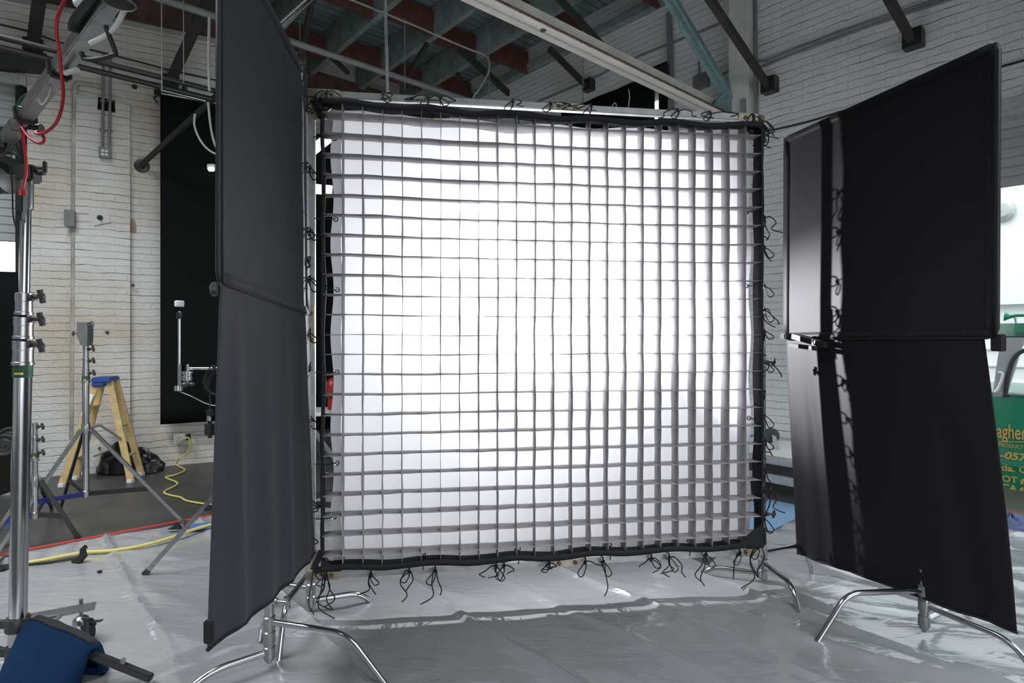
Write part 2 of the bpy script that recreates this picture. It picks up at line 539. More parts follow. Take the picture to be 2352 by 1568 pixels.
# white pier on the right wall
vc0, _ = rw(1733, 200); vc1, _ = rw(1688, 200)
_, hc = rw(1710, 283)
mb = MB(); mb.box(R(RWU - 0.07, (vc0 + vc1) / 2, (hc + 5.6) / 2), (0.16, vc1 - vc0, 5.6 - hc), Matrix((UD, VD, UPV)).transposed(), 0.012)
struct(mb, 'trim_6', M_PILLAR)
mb = MB(); mb.box(R(RWU - 0.05, (vc0 + vc1) / 2, hc / 2), (0.1, vc1 - vc0, hc), Matrix((UD, VD, UPV)).transposed())
struct(mb, 'trim_7', M_BRICK_R)
# roof deck
mb = MB(); mb.box(R(-2.6, 1.1, 6.02), (18, 16.6, 0.08), Matrix((UD, VD, UPV)).transposed())
ceil_o = struct(mb, 'ceiling', M_DECK, smooth=False)
# walls behind the camera, with a wide loading bay left open at the bottom
mb = MB(); mb.box(R(-1.0, -7.0, 4.5), (15.2, 0.2, 3.0), RM0); mb.box(R(-6.4, -7.0, 1.5), (4.4, .2, 3.0), RM0); mb.box(R(4.2, -7.0, 1.5), (4.6, .2, 3.0), RM0); struct(mb, 'wall_front', M_BRICK_R, smooth=False)
e0 = LW(s_door - 5.9, 0, 3); e1 = R(-8.5, -7.0, 3)
mb = MB(); mb.beam(e0, e1, .2, 6.0); struct(mb, 'wall_side', M_BRICK_R, smooth=False)

# joists (grey-green) and red-brown blocking between them
JU = [2.75 + 0.83 * k for k in range(-9, 4)]
names_from_right = ['first', 'second', 'third', 'fourth', 'fifth', 'sixth', 'seventh', 'eighth', 'ninth', 'tenth', 'eleventh', 'twelfth', 'thirteenth']
for i, u in enumerate(JU[::-1]):
    mb = MB(); mb.beam(R(u, -5.5, 5.75), R(u, 9.0, 5.75), 0.075, 0.44)
    # paler worn edge: chamfer strip along the bottom
    lab = f'grey-green roof joist, {names_from_right[i]} one away from the conduit-lined brick wall on the right'
    single(mb, 'roof_joist', M_JOIST, lab, 'joist', 'parallel roof joists', smooth=False)
rows = [2.05, 3.1, 4.3, 5.57, 6.72, 8.2]
rown = ['front', 'second', 'third', 'fourth', 'fifth', 'deepest']
bays = list(zip(JU[::-1][1:], JU[::-1][:-1]))
for i, (ua, ub) in enumerate([(JU[-1], 6.16)] + bays[:9]):
    for j, v in enumerate(rows):
        vv = v + (0.10 if i % 2 else -0.04)
        mb = MB(); mb.box(R((ua + ub) / 2, vv, 5.70), (ub - ua - 0.08, 0.055, 0.33), Matrix((UD, VD, UPV)).transposed())
        p = R((ua + ub) / 2, vv, 5.7)
        if p.y < 1.5 or (v > 8 and ub < 3.4):
            mb.bm.free(); continue
        px, py = CX + p.x / p.y * FPX, HY - (5.7 - EYE) / p.y * FPX
        if not (-120 < px < 1480 and -140 < py < 330):
            mb.bm.free(); continue
        single(mb, 'timber_block', M_BLOCK if (i + j) % 3 or i < 4 else M_DKBEAM,
               f'red-brown timber block in {["last", "second", "third", "fourth", "fifth", "sixth", "seventh", "eighth", "ninth", "tenth"][i]} joist bay from the right wall, {rown[j]} row', 'timber block', 'blocking between the roof joists', smooth=False)

# door_1: left roll-up shutter half open with a black curtain under it
sd0 = s_door - 4.2
d1 = MB()
hs0, hs1 = lw(30, 552)[1], h_lintel + 0.2
nsl = 22
for k in range(nsl):
    z = hs0 + (hs1 - hs0) * (k + .5) / nsl
    d1.beam(LW(sd0, -0.12, z), LW(s_door, -0.12, z), 0.03, (hs1 - hs0) / nsl * 1.02, bev=0.010)
d1o = struct(d1, 'door_1', M_DOOR)
mb = MB(); mb.beam(LW(sd0 - .1, -0.05, h_lintel - 0.03), LW(s_door, -0.05, h_lintel - 0.03), 0.18, 0.10)
build(mb, 'lintel', M_GREYBOX, d1o)
mb = MB(); mb.beam(LW(s_door - 0.03, -0.06, 0), LW(s_door - 0.03, -0.06, h_lintel), 0.16, 0.06)
build(mb, 'guide_rail', M_BLKMET, d1o)
# black curtain hanging in that doorway
hcur = lw(30, 625)[1]
mb = MB()
mb.grid(lambda a, b: LW(sd0 + (s_door - 0.02 - sd0) * a, 0.06 + 0.03 * math.sin(a * 70), 0.16 + (hcur - 0.16) * b), 80, 6)
single(mb, 'doorway_curtain', M_DUV, 'black curtain hung across the lower part of the left doorway, under the bright gap', 'curtain', solid=0.006)

# door_2: right roll-up door, raised
d2 = MB()
for k in range(7):
    z = DTOP + 0.03 + 0.055 * k * 1.45
    d2.beam(R(6.30, DV0 - .1, z), R(6.30, DV1 + .1, z), 0.03, 0.083, bev=0.010)
d2o = struct(d2, 'door_2', M_DOOR)
mb = MB(); mb.beam(R(6.22, DV0 - .1, DTOP + 0.60), R(6.22, DV1 + .1, DTOP + 0.60), 0.2, 0.14)
build(mb, 'lintel', M_GREYBOX, d2o)
mb = MB(); mb.beam(R(6.24, DV1 - 0.03, 0), R(6.24, DV1 - 0.03, DTOP + .5), 0.06, 0.12)
build(mb, 'guide_rail', M_GREYBOX, d2o)
# sill with red line
mb = MB(); mb.beam(R(6.12, DV0, 0.012), R(6.12, DV1, 0.012), 0.16, 0.024)
struct(mb, 'trim_8', M_BLOCK, smooth=False)
mb = MB(); mb.beam(R(5.96, DV0, 0.02), R(5.96, DV1, 0.02), 0.05, 0.006)
single(mb, 'floor_tape', M_TAPER, 'short red tape line along the sill of the right roll-up door', 'tape', smooth=False)
# outside: building across the yard
mb = MB(); mb.box(R(11.5, 0, 5.2), (1, 14, 6.6), Matrix((UD, VD, UPV)).transposed()); mb.box(R(11.6, 0, 0.75), (1, 14, 2.3), Matrix((UD, VD, UPV)).transposed())
for z in (0.75, 1.0, 1.25, 1.5):
    mb.box(R(11.09, 0, z), (0.03, 14, 0.03), Matrix((UD, VD, UPV)).transposed())
struct(mb, 'wall_outside', M_WHITE, smooth=False)
mb = MB(); mb.box(R(13, 0, -0.5), (13.5, 18, 0.1), Matrix((UD, VD, UPV)).transposed())
struct(mb, 'floor_yard', M_GREYBOX, smooth=False)
p = rwp(2299, 483, 0)
v_, h_ = rw(2299, 483, 10.9)
mb = MB(); mb.lathe(R(11.0, v_, h_), -UD, [(0.16, 0), (0.17, 0.06), (0.10, 0.14), (0.0, 0.15)])
single(mb, 'bulkhead_light', M_GREYBOX, 'round pale bulkhead light on the white building outside, high above the truck', 'wall light')

# ------------------------------------------------------------------ floor coverings
creases = [-2.2, -1.4, -0.7, 0.0, 0.52, 1.12, 1.77, 2.23, 2.58, 3.1, 3.75, 4.4, 5.1]


def sheet_h(u, v):
    h = 0.006
    wob = 0.05 * noise.noise(V((u * .5, v * 1.1, 3))) + 0.02 * noise.noise(V((u, v * 4, 8)))
    for k, c in enumerate(creases):
        d = u + wob - c
        if abs(d) < 0.22:
            h += (0.016 + 0.008 * math.sin(k * 2.1 + v)) * math.exp(-(d / 0.018) ** 2) + 0.008 * math.exp(-((d - 0.06) / 0.08) ** 2)
    la_ = u * .35 - v * .94; lb_ = u * .94 + v * .35          # along / across the long folds
    w1 = noise.noise(V((u * .8, v * .8, 2)))
    p = V((la_ * .55 + w1 * .3, lb_ * 2.2 + w1 * .5, 0))
    amp = 0.55 + 0.4 * noise.noise(V((u * .5, v * .5, 5)))
    amp += 0.9 * max(0, min(1, (u - 2.5))) + 0.25 * max(0, min(1, (1.0 - v) * .6)) + .5 * max(0, min(1, (-.9 - u)))
    n1 = noise.noise(p); n2 = noise.noise(V((la_ * 1.3, lb_ * 4.2, 7)))
    crink = max(0, noise.noise(V((u * 1.3, v * 1.3, 11))) - .12) * 3
    n3 = noise.noise(V((u * 6, v * 9, 2)))
    h += amp * (0.020 * (1 - abs(n1)) ** 4 + 0.008 * (1 - abs(n2)) ** 5 * (.3 + max(0, amp - .6))) + crink * .007 * (1 - abs(n3)) ** 3
    return h


def sheet_f(a, b):
    u = -4.6 + 10.5 * a; v = -1.6 + 6.62 * b
    return R(u, v, sheet_h(u, v))


def sheet_keep(a, b):
    u = -4.6 + 10.5 * a; v = -1.6 + 6.62 * b
    p = R(u, v)
    if p.y < 1.6:
        return False
    return v < 1.92 or u < 3.3


mb = MB(); mb.grid(sheet_f, 420, 270, sheet_keep)
single(mb, 'plastic_floor_sheet', M_SHEET, 'creased translucent grey plastic sheeting covering the studio floor', 'floor sheet')


def strip(name, m, label, cat, pts, w, h, z=0.012):
    mb = MB()
    for a, b in zip(pts, pts[1:]):
        mb.beam(V((a.x, a.y, z)), V((b.x, b.y, z)), w, h)
    return single(mb, name, m, label, cat, smooth=False)


strip('floor_tape', M_TAPER, 'long red tape line along the far edge of the plastic sheet', 'tape', [R(-2.2, 5.04), R(3.2, 5.04)], 0.032, 0.004, 0.026)
strip('floor_tape', M_TAPEB, 'wide blue tape strip on the plastic sheet beside the red tape line', 'tape', [fl(438, 1214, .02), fl(520, 1207, .02), fl(640, 1197, .02)], 0.14, 0.004, 0.033)
mb = MB()
mb.box(R(4.55, 3.05, 0.006), (1.0, 2.15, 0.012), Matrix((UD, VD, UPV)).transposed())
single(mb, 'blue_floor_mat', M_BLUEC, 'pale blue mat on the floor between diffusion frame and low white stage', 'mat', smooth=False)
# concrete-grey curb strip and the low stage by the right wall
mb = MB()
RM = Matrix((UD, VD, UPV)).transposed()
t = thing('low_stage', 'low white stage platform with two pale edge rails along the right brick wall', 'stage', R(5.6, 3.1, 0))
mb.box(R(5.65, 3.1, 0.345), (0.9, 2.6, 0.04), RM, 0.004); build(mb, 'deck', M_STAGE, t)
mb = MB(); mb.box(R(5.19, 3.1, 0.33), (0.05, 2.6, 0.07), RM, 0.006); build(mb, 'edge_rail', M_ALU, t)
mb = MB(); mb.box(R(5.19, 3.1, 0.165), (0.05, 2.6, 0.075), RM, 0.006); build(mb, 'edge_rail', M_ALU, t)
mb = MB(); mb.box(R(5.24, 3.1, 0.25), (0.06, 2.56, 0.10), RM); build(mb, 'track', M_BLKMET, t)
for vv in (1.95, 3.1, 4.25):
    mb = MB(); mb.box(R(5.6, vv, 0.065), (0.7, 0.08, 0.13), RM); build(mb, 'foot', M_BLKMET, t)
mb = MB(); mb.grid(lambda a, b: R(5.55 + .5 * a, 3.0 + .45 * b, 0.372 + 0.012 * noise.noise(V((a * 3, b * 3, 1)))), 14, 14)
single(mb, 'blue_sheet', mat('bright_blue', (0.03, 0.20, 0.62), 0.5), 'bright blue folded sheet lying on the low white stage', 'sheet', solid=0.01)
# caster standing on the stage
cw = rwp(1772, 1025, 0.45)
cw = at(1772, 1012, 5.55)
t = thing('caster', 'black rubber caster turned upside down behind the right frame upright, by the brick wall', 'caster', V((cw.x, cw.y, 0.365)))
ax = (VD * 0.6 + UD * 0.8).normalized()
mb = MB(); mb.lathe(cw + V((0, 0, 0.05)) - ax * 0.025, ax, [(0.045, 0), (0.068, 0.002), (0.073, 0.025), (0.068, 0.048), (0.045, 0.05)], 24); build(mb, 'wheel', M_RUBBER, t)
mb = MB(); mb.prism([cw + V((-0.01, -0.06, -0.09)), cw + V((0.055, -0.06, -0.09)), cw + V((0.018, -0.06, 0.05)), cw + V((-0.02, -0.06, 0.07))], V((0, 0.010, 0))); build(mb, 'fork', M_STEEL, t)
mb = MB(); mb.box((cw.x + .03, cw.y, cw.z - 0.095), (0.15, 0.12, 0.02), None, 0.005); mb.box((cw.x + .03, cw.y, (cw.z - 0.10 + 0.365) / 2), (0.05, 0.05, max(0.02, cw.z - 0.10 - 0.365))); build(mb, 'plate', M_BLKMET, t)

# ================================================================== DIFFUSION FRAME
FA, FB = V((-1.049, 2.98, 0)), V((1.442, 3.33, 0))
FW = (FB - FA).length
FE = (FB - FA).normalized(); FN = V((-FE.y, FE.x, 0))
FZ0, FZ1 = 0.203, 2.715


def F(s, y, z):
    return FA + FE * s + FN * y + V((0, 0, z))


FR = Matrix((FE, FN, UPV)).transposed()
tw = 0.036
fr = thing('scrim_holder', 'large square aluminium tube frame holding the glowing white diffusion', 'frame', F(FW / 2, 0, FZ0))
for a, b in ((F(tw / 2, 0, FZ0), F(tw / 2, 0, FZ1)), (F(FW - tw / 2, 0, FZ0), F(FW - tw / 2, 0, FZ1))):
    mb = MB(); mb.box((a + b) / 2, (tw, tw, FZ1 - FZ0), FR, 0.004); build(mb, 'upright', M_ALU, fr)
for z in (FZ0 + tw / 2, FZ1 - tw / 2):
    mb = MB(); mb.box(F(FW / 2, 0, z), (FW - 2 * tw, tw, tw), FR, 0.004); build(mb, 'rail', M_ALU, fr)
for s, z, hor in ((FW / 2 + .1, FZ0 + tw / 2, 1), (FW / 2 + .1, FZ1 - tw / 2, 1), (tw / 2, 1.5, 0), (FW - tw / 2, 1.5, 0)):
    mb = MB(); mb.box(F(s, -tw / 2 - .003, z), ((.15, .006, .042) if hor else (.034, .006, .22)), FR, 0.001); sp = build(mb, 'splice_plate', M_ZINC, fr)
    for q in (-.045, .045):
        mb = MB(); c = F(s + (q if hor else 0), -tw / 2 - .005, z + (0 if hor else q * 1.5)); mb.lathe(c, -FN, [(.012, 0), (.012, .006), (.006, .008)], 12); build(mb, 'bolt', M_RUST, sp)
for s0, ds in ((0, 1), (FW, -1)):
    for z0, dz in ((FZ0, 1), (FZ1, -1)):
        mb = MB()
        mb.box(F(s0 + ds * .08, -tw / 2 - .003, z0 + dz * .022), (.16, .006, .05), FR, .001)
        mb.box(F(s0 + ds * .022, -tw / 2 - .003, z0 + dz * .08), (.05, .006, .16), FR, .001)
        mb.beam(F(s0 + ds * .05, -tw / 2 - .006, z0 + dz * .15), F(s0 + ds * .15, -tw / 2 - .006, z0 + dz * .05), .02, .006, up=FN)
        cb = build(mb, 'corner_bracket', M_ZINC, fr)
        for q in ((.022, .12), (.12, .022)):
            mb = MB(); mb.lathe(F(s0 + ds * q[0], -tw / 2 - .005, z0 + dz * q[1]), -FN, [(.011, 0), (.011, .006), (.005, .008)], 12); build(mb, 'bolt', M_RUST, cb)

# white diffusion cloth
cs0, cs1, cz0, cz1 = 0.122, 2.425, 0.275, 2.635


def cloth(a, b):
    s = cs0 + (cs1 - cs0) * a; z = cz0 + (cz1 - cz0) * b
    # scalloped edges between the ties
    z += (b - .5) * 2 * (-0.012 - 0.008 * math.cos(a * 2 * PI * 5)) * abs(b - .5) * 2 - 0.03 * math.sin(PI * a) * (b if b > .5 else 0)
    s += (a - .5) * 2 * (-0.008 * math.cos(b * 2 * PI * 5)) * abs(a - .5) * 2
    y = -0.016 + 0.012 * math.sin(PI * a) * math.sin(PI * b) + 0.004 * noise.noise(V((s * 2, z * 2, 0)))
    return F(s, y, z)


dc = thing('diffusion_cloth', 'backlit white diffusion cloth stretched inside the frame behind the black grid', 'diffusion cloth', F(FW / 2, .035, cz0))
mb = MB(); mb.grid(cloth, 56, 56); build(mb, 'silk', M_SILK, dc)
hw = 0.022
for k in range(4):
    mb = MB()
    if k == 0: f = lambda a, b: cloth(a, b * hw) - FN * .004
    if k == 1: f = lambda a, b: cloth(a, 1 - b * hw) - FN * .004
    if k == 2: f = lambda a, b: cloth(b * hw, a) - FN * .004
    if k == 3: f = lambda a, b: cloth(1 - b * hw, a) - FN * .004
    mb.grid(f, 56, 2); build(mb, 'hem', M_HEM, dc)
for a, b, ds, dz in ((0, .935, -1, 0), (0, .755, -1, 0), (0, .60, -1, 0), (0, .42, -1, 0), (0, .22, -1, 0), (0, .1, -1, 0),
                     (.22, 1, 0, 1), (.42, 1, 0, 1), (.62, 1, 0, 1), (.8, 1, 0, 1), (.2, 0, 0, -1), (.42, 0, 0, -1), (.64, 0, 0, -1), (.84, 0, 0, -1),
                     (1, .8, 1, 0), (1, .62, 1, 0), (1, .30, 1, 0), (1, .1, 1, 0)):
    c = cloth(min(.992, max(.008, a)), min(.992, max(.008, b)))
    e = c + FE * ds * (.105 if a == 0 else .03) + V((0, 0, dz * (.06 if dz > 0 else .08))) - FN * .02
    g = MB(); g.torus(c - FN * .012, FN, .011, .0035, 16, 6); bo = build(g, 'grommet', M_CHROME, dc)
    g = MB(); g.tube([c - FN * .014, (c + e) / 2 - FN * .02 + V((0, 0, -.002)), e], .0028, 6, smooth=4); build(g, 'bungee_cord', M_CORD, dc)

# black fabric grid (egg crate)
NV = 23
gs0, gs1 = 0.088, 2.440
gz0, gz1 = 0.297, 2.618
gd0, gd1 = -0.125, -0.032
gsv = [gs0 + (gs1 - gs0) * (i + 1) / (NV + 1) for i in range(NV)]
gzh = [0.355 + (2.562 - 0.355) * j / (NV - 1) for j in range(NV)]


def wob(s, z, k):
    return V((0.005 * noise.noise(V((s * 2.1, z * 2.1, k))) + 0.0035 * noise.noise(V((s * 9, z * 9, k + 4))), 0,
              0.006 * noise.noise(V((s * 2.1, z * 2.1, k + 9))) + 0.0035 * noise.noise(V((s * 9, z * 9, k + 14)))))


def GP(s, z, t):
    """grid point: t 0 = front edge, 1 = back edge; the whole net sags a little towards its middle"""
    a = (s - gs0) / (gs1 - gs0); b = (z - gz0) / (gz1 - gz0)
    sag = -0.018 * math.sin(PI * a) * max(0, b - .3) / .7 * (0.6 + .4 * a)
    w = wob(s, z, 20 + t * .8)
    return F(s + w.x, gd0 + (gd1 - gd0) * t, z + w.z + sag)


gt = thing('fabric_grid', 'black fabric egg-crate grid of square cells laced to the front of the diffusion frame', 'light grid', F(FW / 2, gd0, gz0))
for i, s in enumerate(gsv):
    mb = MB(); zz0, zz1 = gz0, gz1

    def f(a, b, s=s):
        z = zz0 + (zz1 - zz0) * a
        return GP(s, z, b)
    mb.grid(f, 72, 2); build(mb, 'vertical_strip', M_WEB, gt, solid=.0018)
for j, z in enumerate(gzh):
    mb = MB()
    mb.grid(lambda a, b, z=z: GP(gs0 + (gs1 - gs0) * a, z, b), 72, 2); build(mb, 'horizontal_strip', M_WEB, gt, solid=.0018)
# border bands: pulled straight by the ties, bowed in between
for k in range(4):
    mb = MB()
    if k == 0: f = lambda a, b: GP(gs0 - .004 * math.sin(a * PI * 9), gz0 + (gz1 - gz0) * a, b)
    if k == 1: f = lambda a, b: GP(gs1 + .004 * math.sin(a * PI * 9), gz0 + (gz1 - gz0) * a, b)
    if k == 2: f = lambda a, b: GP(gs0 + (gs1 - gs0) * a, gz0 + .006 * math.sin(a * PI * 11), b * 1.0 - .02)
    if k == 3: f = lambda a, b: GP(gs0 + (gs1 - gs0) * a, gz1 + .008 * math.sin(a * PI * 11), b * 1.0 - .02)
    mb.grid(f, 96, 2); build(mb, 'border_band', M_BAND, gt, solid=.005)
# front facing border tapes (visible as a black line)
for k in range(4):
    mb = MB(); w_ = .030
    if k == 0: f = lambda a, b: GP(gs0 + w_ * .22 * (b - .3), gz0 + (gz1 - gz0) * a, 0)
    if k == 1: f = lambda a, b: GP(gs1 - w_ * .4 * (b - .3), gz0 + (gz1 - gz0) * a, 0)
    if k == 2: f = lambda a, b: GP(gs0 + (gs1 - gs0) * a, gz0 - w_ * .5 + w_ * b + .006 * math.sin(a * PI * 11), 0)
    if k == 3: f = lambda a, b: GP(gs0 + (gs1 - gs0) * a, gz1 - w_ * .7 + w_ * b + .008 * math.sin(a * PI * 11), 0)
    mb.grid(f, 96, 1); build(mb, 'edge_tape', M_BAND, gt, solid=.004)
# corner straps
for s, z, ds, dz in ((gs0, gz0, -1, -1), (gs0, gz1, -1, 1), (gs1, gz0, 1, -1), (gs1, gz1, 1, 1)):
    c = GP(s, z, 0)
    for q in ((.0, .09), (.09, .0)):
        mb = MB()
        e = F(s + ds * .055, gd0 + .08, z + dz * .03)
        st = GP(s - ds * q[0], z - dz * q[1], 0)
        d_ = (e - st)
        mb.beam(st, e, .03, .006, up=FN); build(mb, 'corner_strap', M_BAND, gt)


for s, z, ds, dz in ((gs1, gz0, 1, -1), (gs0, gz0, -1, -1)):
    w_ = .17 if ds > 0 else .07
    mb = MB(); mb.prism([GP(s, z + dz * .005, -.06), GP(s, z - dz * w_ * .7, -.06), GP(s - ds * w_ * .45, z - dz * w_ * .42, -.03), GP(s - ds * w_, z, -.06)], FN * .006); build(mb, 'corner_patch', M_BAND, gt)


def tie(p, n_tail, L, seed, spread=1.0):
    """knotted cord: wraps the rail, one bow loop and hanging tails"""
    rnd = random.Random(seed)
    mb = MB()
    p = p + V((0, 0, rnd.uniform(-.004, .004)))
    mb.torus(p, FE, .022, .0042, 14, 6)
    mb.ball(p - FN * .02, .009)
    k0 = p - FN * .022
    for q in range(n_tail):
        a = rnd.uniform(-1, 1) * spread
        l = L * rnd.uniform(.55, 1.1)
        pts = [k0, k0 + V((a * .03, -.012, .006)), k0 + V((a * .07, -.018, -.35 * l)), k0 + V((a * .07 + rnd.uniform(-.04, .04), -.01, -.75 * l)), k0 + V((a * .05 + rnd.uniform(-.07, .07), -.012, -l))]
        mb.tube(pts, .0032, 6, smooth=5)
    a = rnd.choice((-1, 1))
    l = rnd.uniform(.03, .06)
    mb.tube([k0, k0 + V((a * .02, -.012, -.3 * l)), k0 + V((a * .045, -.015, -l)), k0 + V((a * .02, -.012, -1.3 * l)), k0 + V((0, -.01, -.5 * l)), k0], .003, 6, smooth=5)
    build(mb, 'tie_cord', M_CORD, gt)


def s_of(px, y=-.05):
    r = (px - CX) / FPX; o = FA + FN * y
    return (r * o.y - o.x) / (FE.x - r * FE.y)


for k, (px, nt_, L) in enumerate(((852, 2, .10), (940, 2, .14), (1000, 2, .19), (1140, 2, .06), (1158, 1, .04), (1262, 2, .03), (1345, 1, .04), (1385, 1, .17), (1497, 2, .07), (1537, 3, .12), (1622, 2, .17), (1700, 1, .13))):
    tie(F(s_of(px), -.03, FZ0 + .022 + .006), nt_, L, 100 + k)
for k, (px, nt_, L) in enumerate(((985, 2, .02), (1012, 2, .03), (1178, 1, .04), (1265, 3, .02), (1358, 2, .03), (1558, 2, .04), (1632, 2, .03), (880, 1, .03))):
    tie(F(s_of(px), -.03, FZ1 - .02), nt_, L, 200 + k, 2.2)
for k, z in enumerate((2.30, 1.98, 1.83, 1.74, 1.47, 1.30, 1.05, .82, .62, .45)):
    tie(F(.02, -.03, z), 1, .05, 300 + k, .6)
for k, (z, nt_, L) in enumerate(((2.12, 3, .12), (1.95, 1, .08), (1.73, 1, .08), (1.60, 2, .10), (1.48, 2, .25), (1.30, 2, .08), (1.14, 2, .12), (1.0, 1, .1), (.86, 3, .10), (.70, 2, .2), (.58, 3, .22), (.42, 1, .08))):
    tie(F(FW - .02, -.03, z), nt_, L, 400 + k, .9)
for k, (s, z) in enumerate(((.05, FZ0 + .06), (.10, FZ0 + .03), (FW - .06, FZ0 + .06), (.05, FZ1 - .06), (.10, FZ1 - .03), (FW - .05, FZ1 - .06), (FW - .09, FZ1 - .03), (FW - .03, FZ1 - .1))):
    tie(F(s, -.035, z), 3, .10 if k > 2 else .22, 500 + k, 1.2)


# ================================================================== STANDS
def wing_knob(base, d, parent, r=.018, L=.05, m=None, name='knob'):
    """T-handle / wing knob sticking out from base along d"""
    d = V(d).normalized(); side = UPV.cross(d)
    side = side.normalized() if side.length > .1 else V((1, 0, 0))
    mb = MB()
    mb.cyl(V(base), V(base) + d * L * .7, r * .42, n=10)
    mb.cyl(V(base), V(base) + d * L * .28, r * .8, n=12)
    c = V(base) + d * (L * .9)
    mb.ball(c, r, (1, 1, 1), 1)
    mb.tube([c - UPV * r * 1.5 + side * r * .4, c, c + UPV * r * 1.5 - side * r * .4], [r * .62, r * .5, r * .62], 8)
    return build(mb, name, m or M_KNOB, parent)


def turtle_stand(name, label, base, feet, hs, top, cat='light stand', foot_z=0.012, bendk=.8, column_r=.0175, group=None):
    """stand with bent tube legs; feet: floor points; hs: height at which each leg leaves the column"""
    t = thing(name, label, cat, V((base.x, base.y, 0)), group)
    mb = MB()
    b = V((base.x, base.y, .05))
    mb.lathe(b, UPV, [(.010, -.012), (.012, 0), (column_r + .003, .002), (column_r + .003, .27), (column_r + .006, .275), (column_r + .006, .30), (column_r - .002, .302), (column_r - .002, top - .05)], 20)
    build(mb, 'column', M_STEEL, t)
    for k, (f, h) in enumerate(zip(feet, hs)):
        f = V((f.x, f.y, foot_z)); d = V((f.x - base.x, f.y - base.y, 0)); L = d.length; d.normalize()
        p0 = b + V((0, 0, h - .05)); p0.z = h
        bend = p0 + d * (L * bendk - .03)
        e = V((f.x, f.y, foot_z))
        pts = [p0, p0 + d * L * .3]
        # rounded elbow
        c0 = p0 + d * (L * bendk - .07); c1 = p0 + d * (L * bendk)
        dn = (e - c1).normalized()
        for q in range(9):
            w = q / 8
            a = c0.lerp(c1, w); bb = c1.lerp(c1 + dn * .07, w)
            pts.append(a.lerp(bb, w))
        pts.append(e)
        mb = MB(); mb.tube(pts, .0135, 14)
        lg = build(mb, 'leg', M_CHROME, t)
        mb = MB(); mb.lathe(p0 - UPV * .028, UPV, [(column_r + .003, 0), (column_r + .008, .004), (column_r + .008, .052), (column_r + .003, .056)], 20)
        build(mb, 'leg_collar', M_STEEL, lg)
    return t


base = V((1.452, 3.352, 0))
t = turtle_stand('light_stand', 'chrome bent-leg stand carrying the right side of the diffusion frame', base, [fl(1608, 1325), fl(1835, 1415), fl(1866, 1322)], [.075, .14, .20], 1.48, group='bent-leg stands under frame and flags', bendk=.82)
wing_knob(base + V((.02, 0, .42)), V((1, .1, 0)), t, .014, .05)
wing_knob(base + V((.02, 0, 1.3)), V((1, .1, 0)), t, .014, .05)
base = V((-1.048, 2.955 + .06, 0))
t = turtle_stand('light_stand', 'chrome bent-leg stand carrying the left side of the diffusion frame', base, [fl(853, 1388), V((-1.45, 3.12, 0)), fl(640, 1524)], [.075, .14, .23], 1.7, group='bent-leg stands under frame and flags', bendk=.82)
wing_knob(base + V((-.015, -.02, .38)), V((-.4, -1, 0)), t, .016, .05)
base = V((-1.052, 2.51, 0))
t = turtle_stand('light_stand', 'chrome bent-leg stand holding up the left black flag, its front leg nearest', base, [V((-.50, 2.36, 0)), V((-1.33, 2.29, 0)), fl(598, 1480)], [.215, .085, .15], 1.62, group='bent-leg stands under frame and flags', bendk=.66)
wing_knob(base + V((.02, -.01, .31)), V((1, -.2, 0)), t, .018, .075, M_STEEL)
wing_knob(base + V((-.02, -.02, 1.56)), V((-1, -1, 0)), t, .018, .06)
base = V((1.975, 2.775, 0))
t = turtle_stand('light_stand', 'chrome bent-leg stand holding up the right black flag beside the door', base, [fl(1876, 1480), V((2.17, 2.33, 0)), V((2.45, 3.05, 0))], [.235, .165, .09], 1.45, group='bent-leg stands under frame and flags', bendk=.72)


# ================================================================== FLAGS
def floppy(name, label, NT, FT, NM, FM, NB, FBm, side, foldf, seed, rim=M_BLKMET, inset=0.0, cloth_m=None):
    cm = cloth_m or M_FLAG
    """floppy flag: rigid square upper panel between near/far top (NT,FT) and middle (NM,FM), hanging flap to (NB,FB)"""
    t = thing(name, label, 'flag', (NB + FBm) / 2)
    mb = MB()
    nrm = (FM - NM).cross(NT - NM).normalized()
    if nrm.x * side < 0:
        nrm = -nrm
    r = .011
    cor = []
    P = [NM, NT, FT, FM]
    for i in range(4):                                        # rounded corners
        a, b, c = P[i - 1], P[i], P[(i + 1) % 4]
        d0 = (a - b).normalized(); d1 = (c - b).normalized(); q = .035
        for w in (0, .5, 1):
            x = (b + d0 * q).lerp(b, w); y = b.lerp(b + d1 * q, w); cor.append(x.lerp(y, w))
    mb.tube(cor, r, 10, closed=True)
    build(mb, 'frame', rim, t)

    def up(a, b):
        p = NM.lerp(FM, a).lerp(NT.lerp(FT, a), b)
        return p + nrm * (0.004 * noise.noise(V((a * 3, b * 3, seed))))
    mb = MB(); mb.grid(up, 30, 30); up_o = build(mb, 'upper_panel', cm, t, solid=.004)
    # stitched hem around the tube
    mb = MB()
    for k in range(4):
        A, B = P[k], P[(k + 1) % 4]
        cc = (NM + NT + FT + FM) / 4
        A2 = A + (cc - A).normalized() * .05; B2 = B + (cc - B).normalized() * .05
        f = lambda a, b, A=A, B=B, A2=A2, B2=B2: A.lerp(B, a).lerp(A2.lerp(B2, a), b) + nrm * .009 * (1 - b) + nrm * .0035
        mb.grid(f, 10, 1)
    build(mb, 'hem', cm, up_o, solid=.003)

    def flap(a, b):
        p = NM.lerp(FM, a).lerp(NB.lerp(FBm, a), b)
        if inset:
            p = p + (FM - NM).normalized() * inset * (1 - a) ** 6 * (1 - b) ** 1.6
        return p + nrm * foldf(a, b)
    mb = MB(); mb.grid(lambda a, b: flap(a, b), 70, 60); build(mb, 'flap', cm, t, solid=.004)
    mb = MB(); mb.tube([flap(a / 20, 1.0) for a in range(21)], .007, 8); build(mb, 'bottom_rod', M_BLACK, t)
    return t


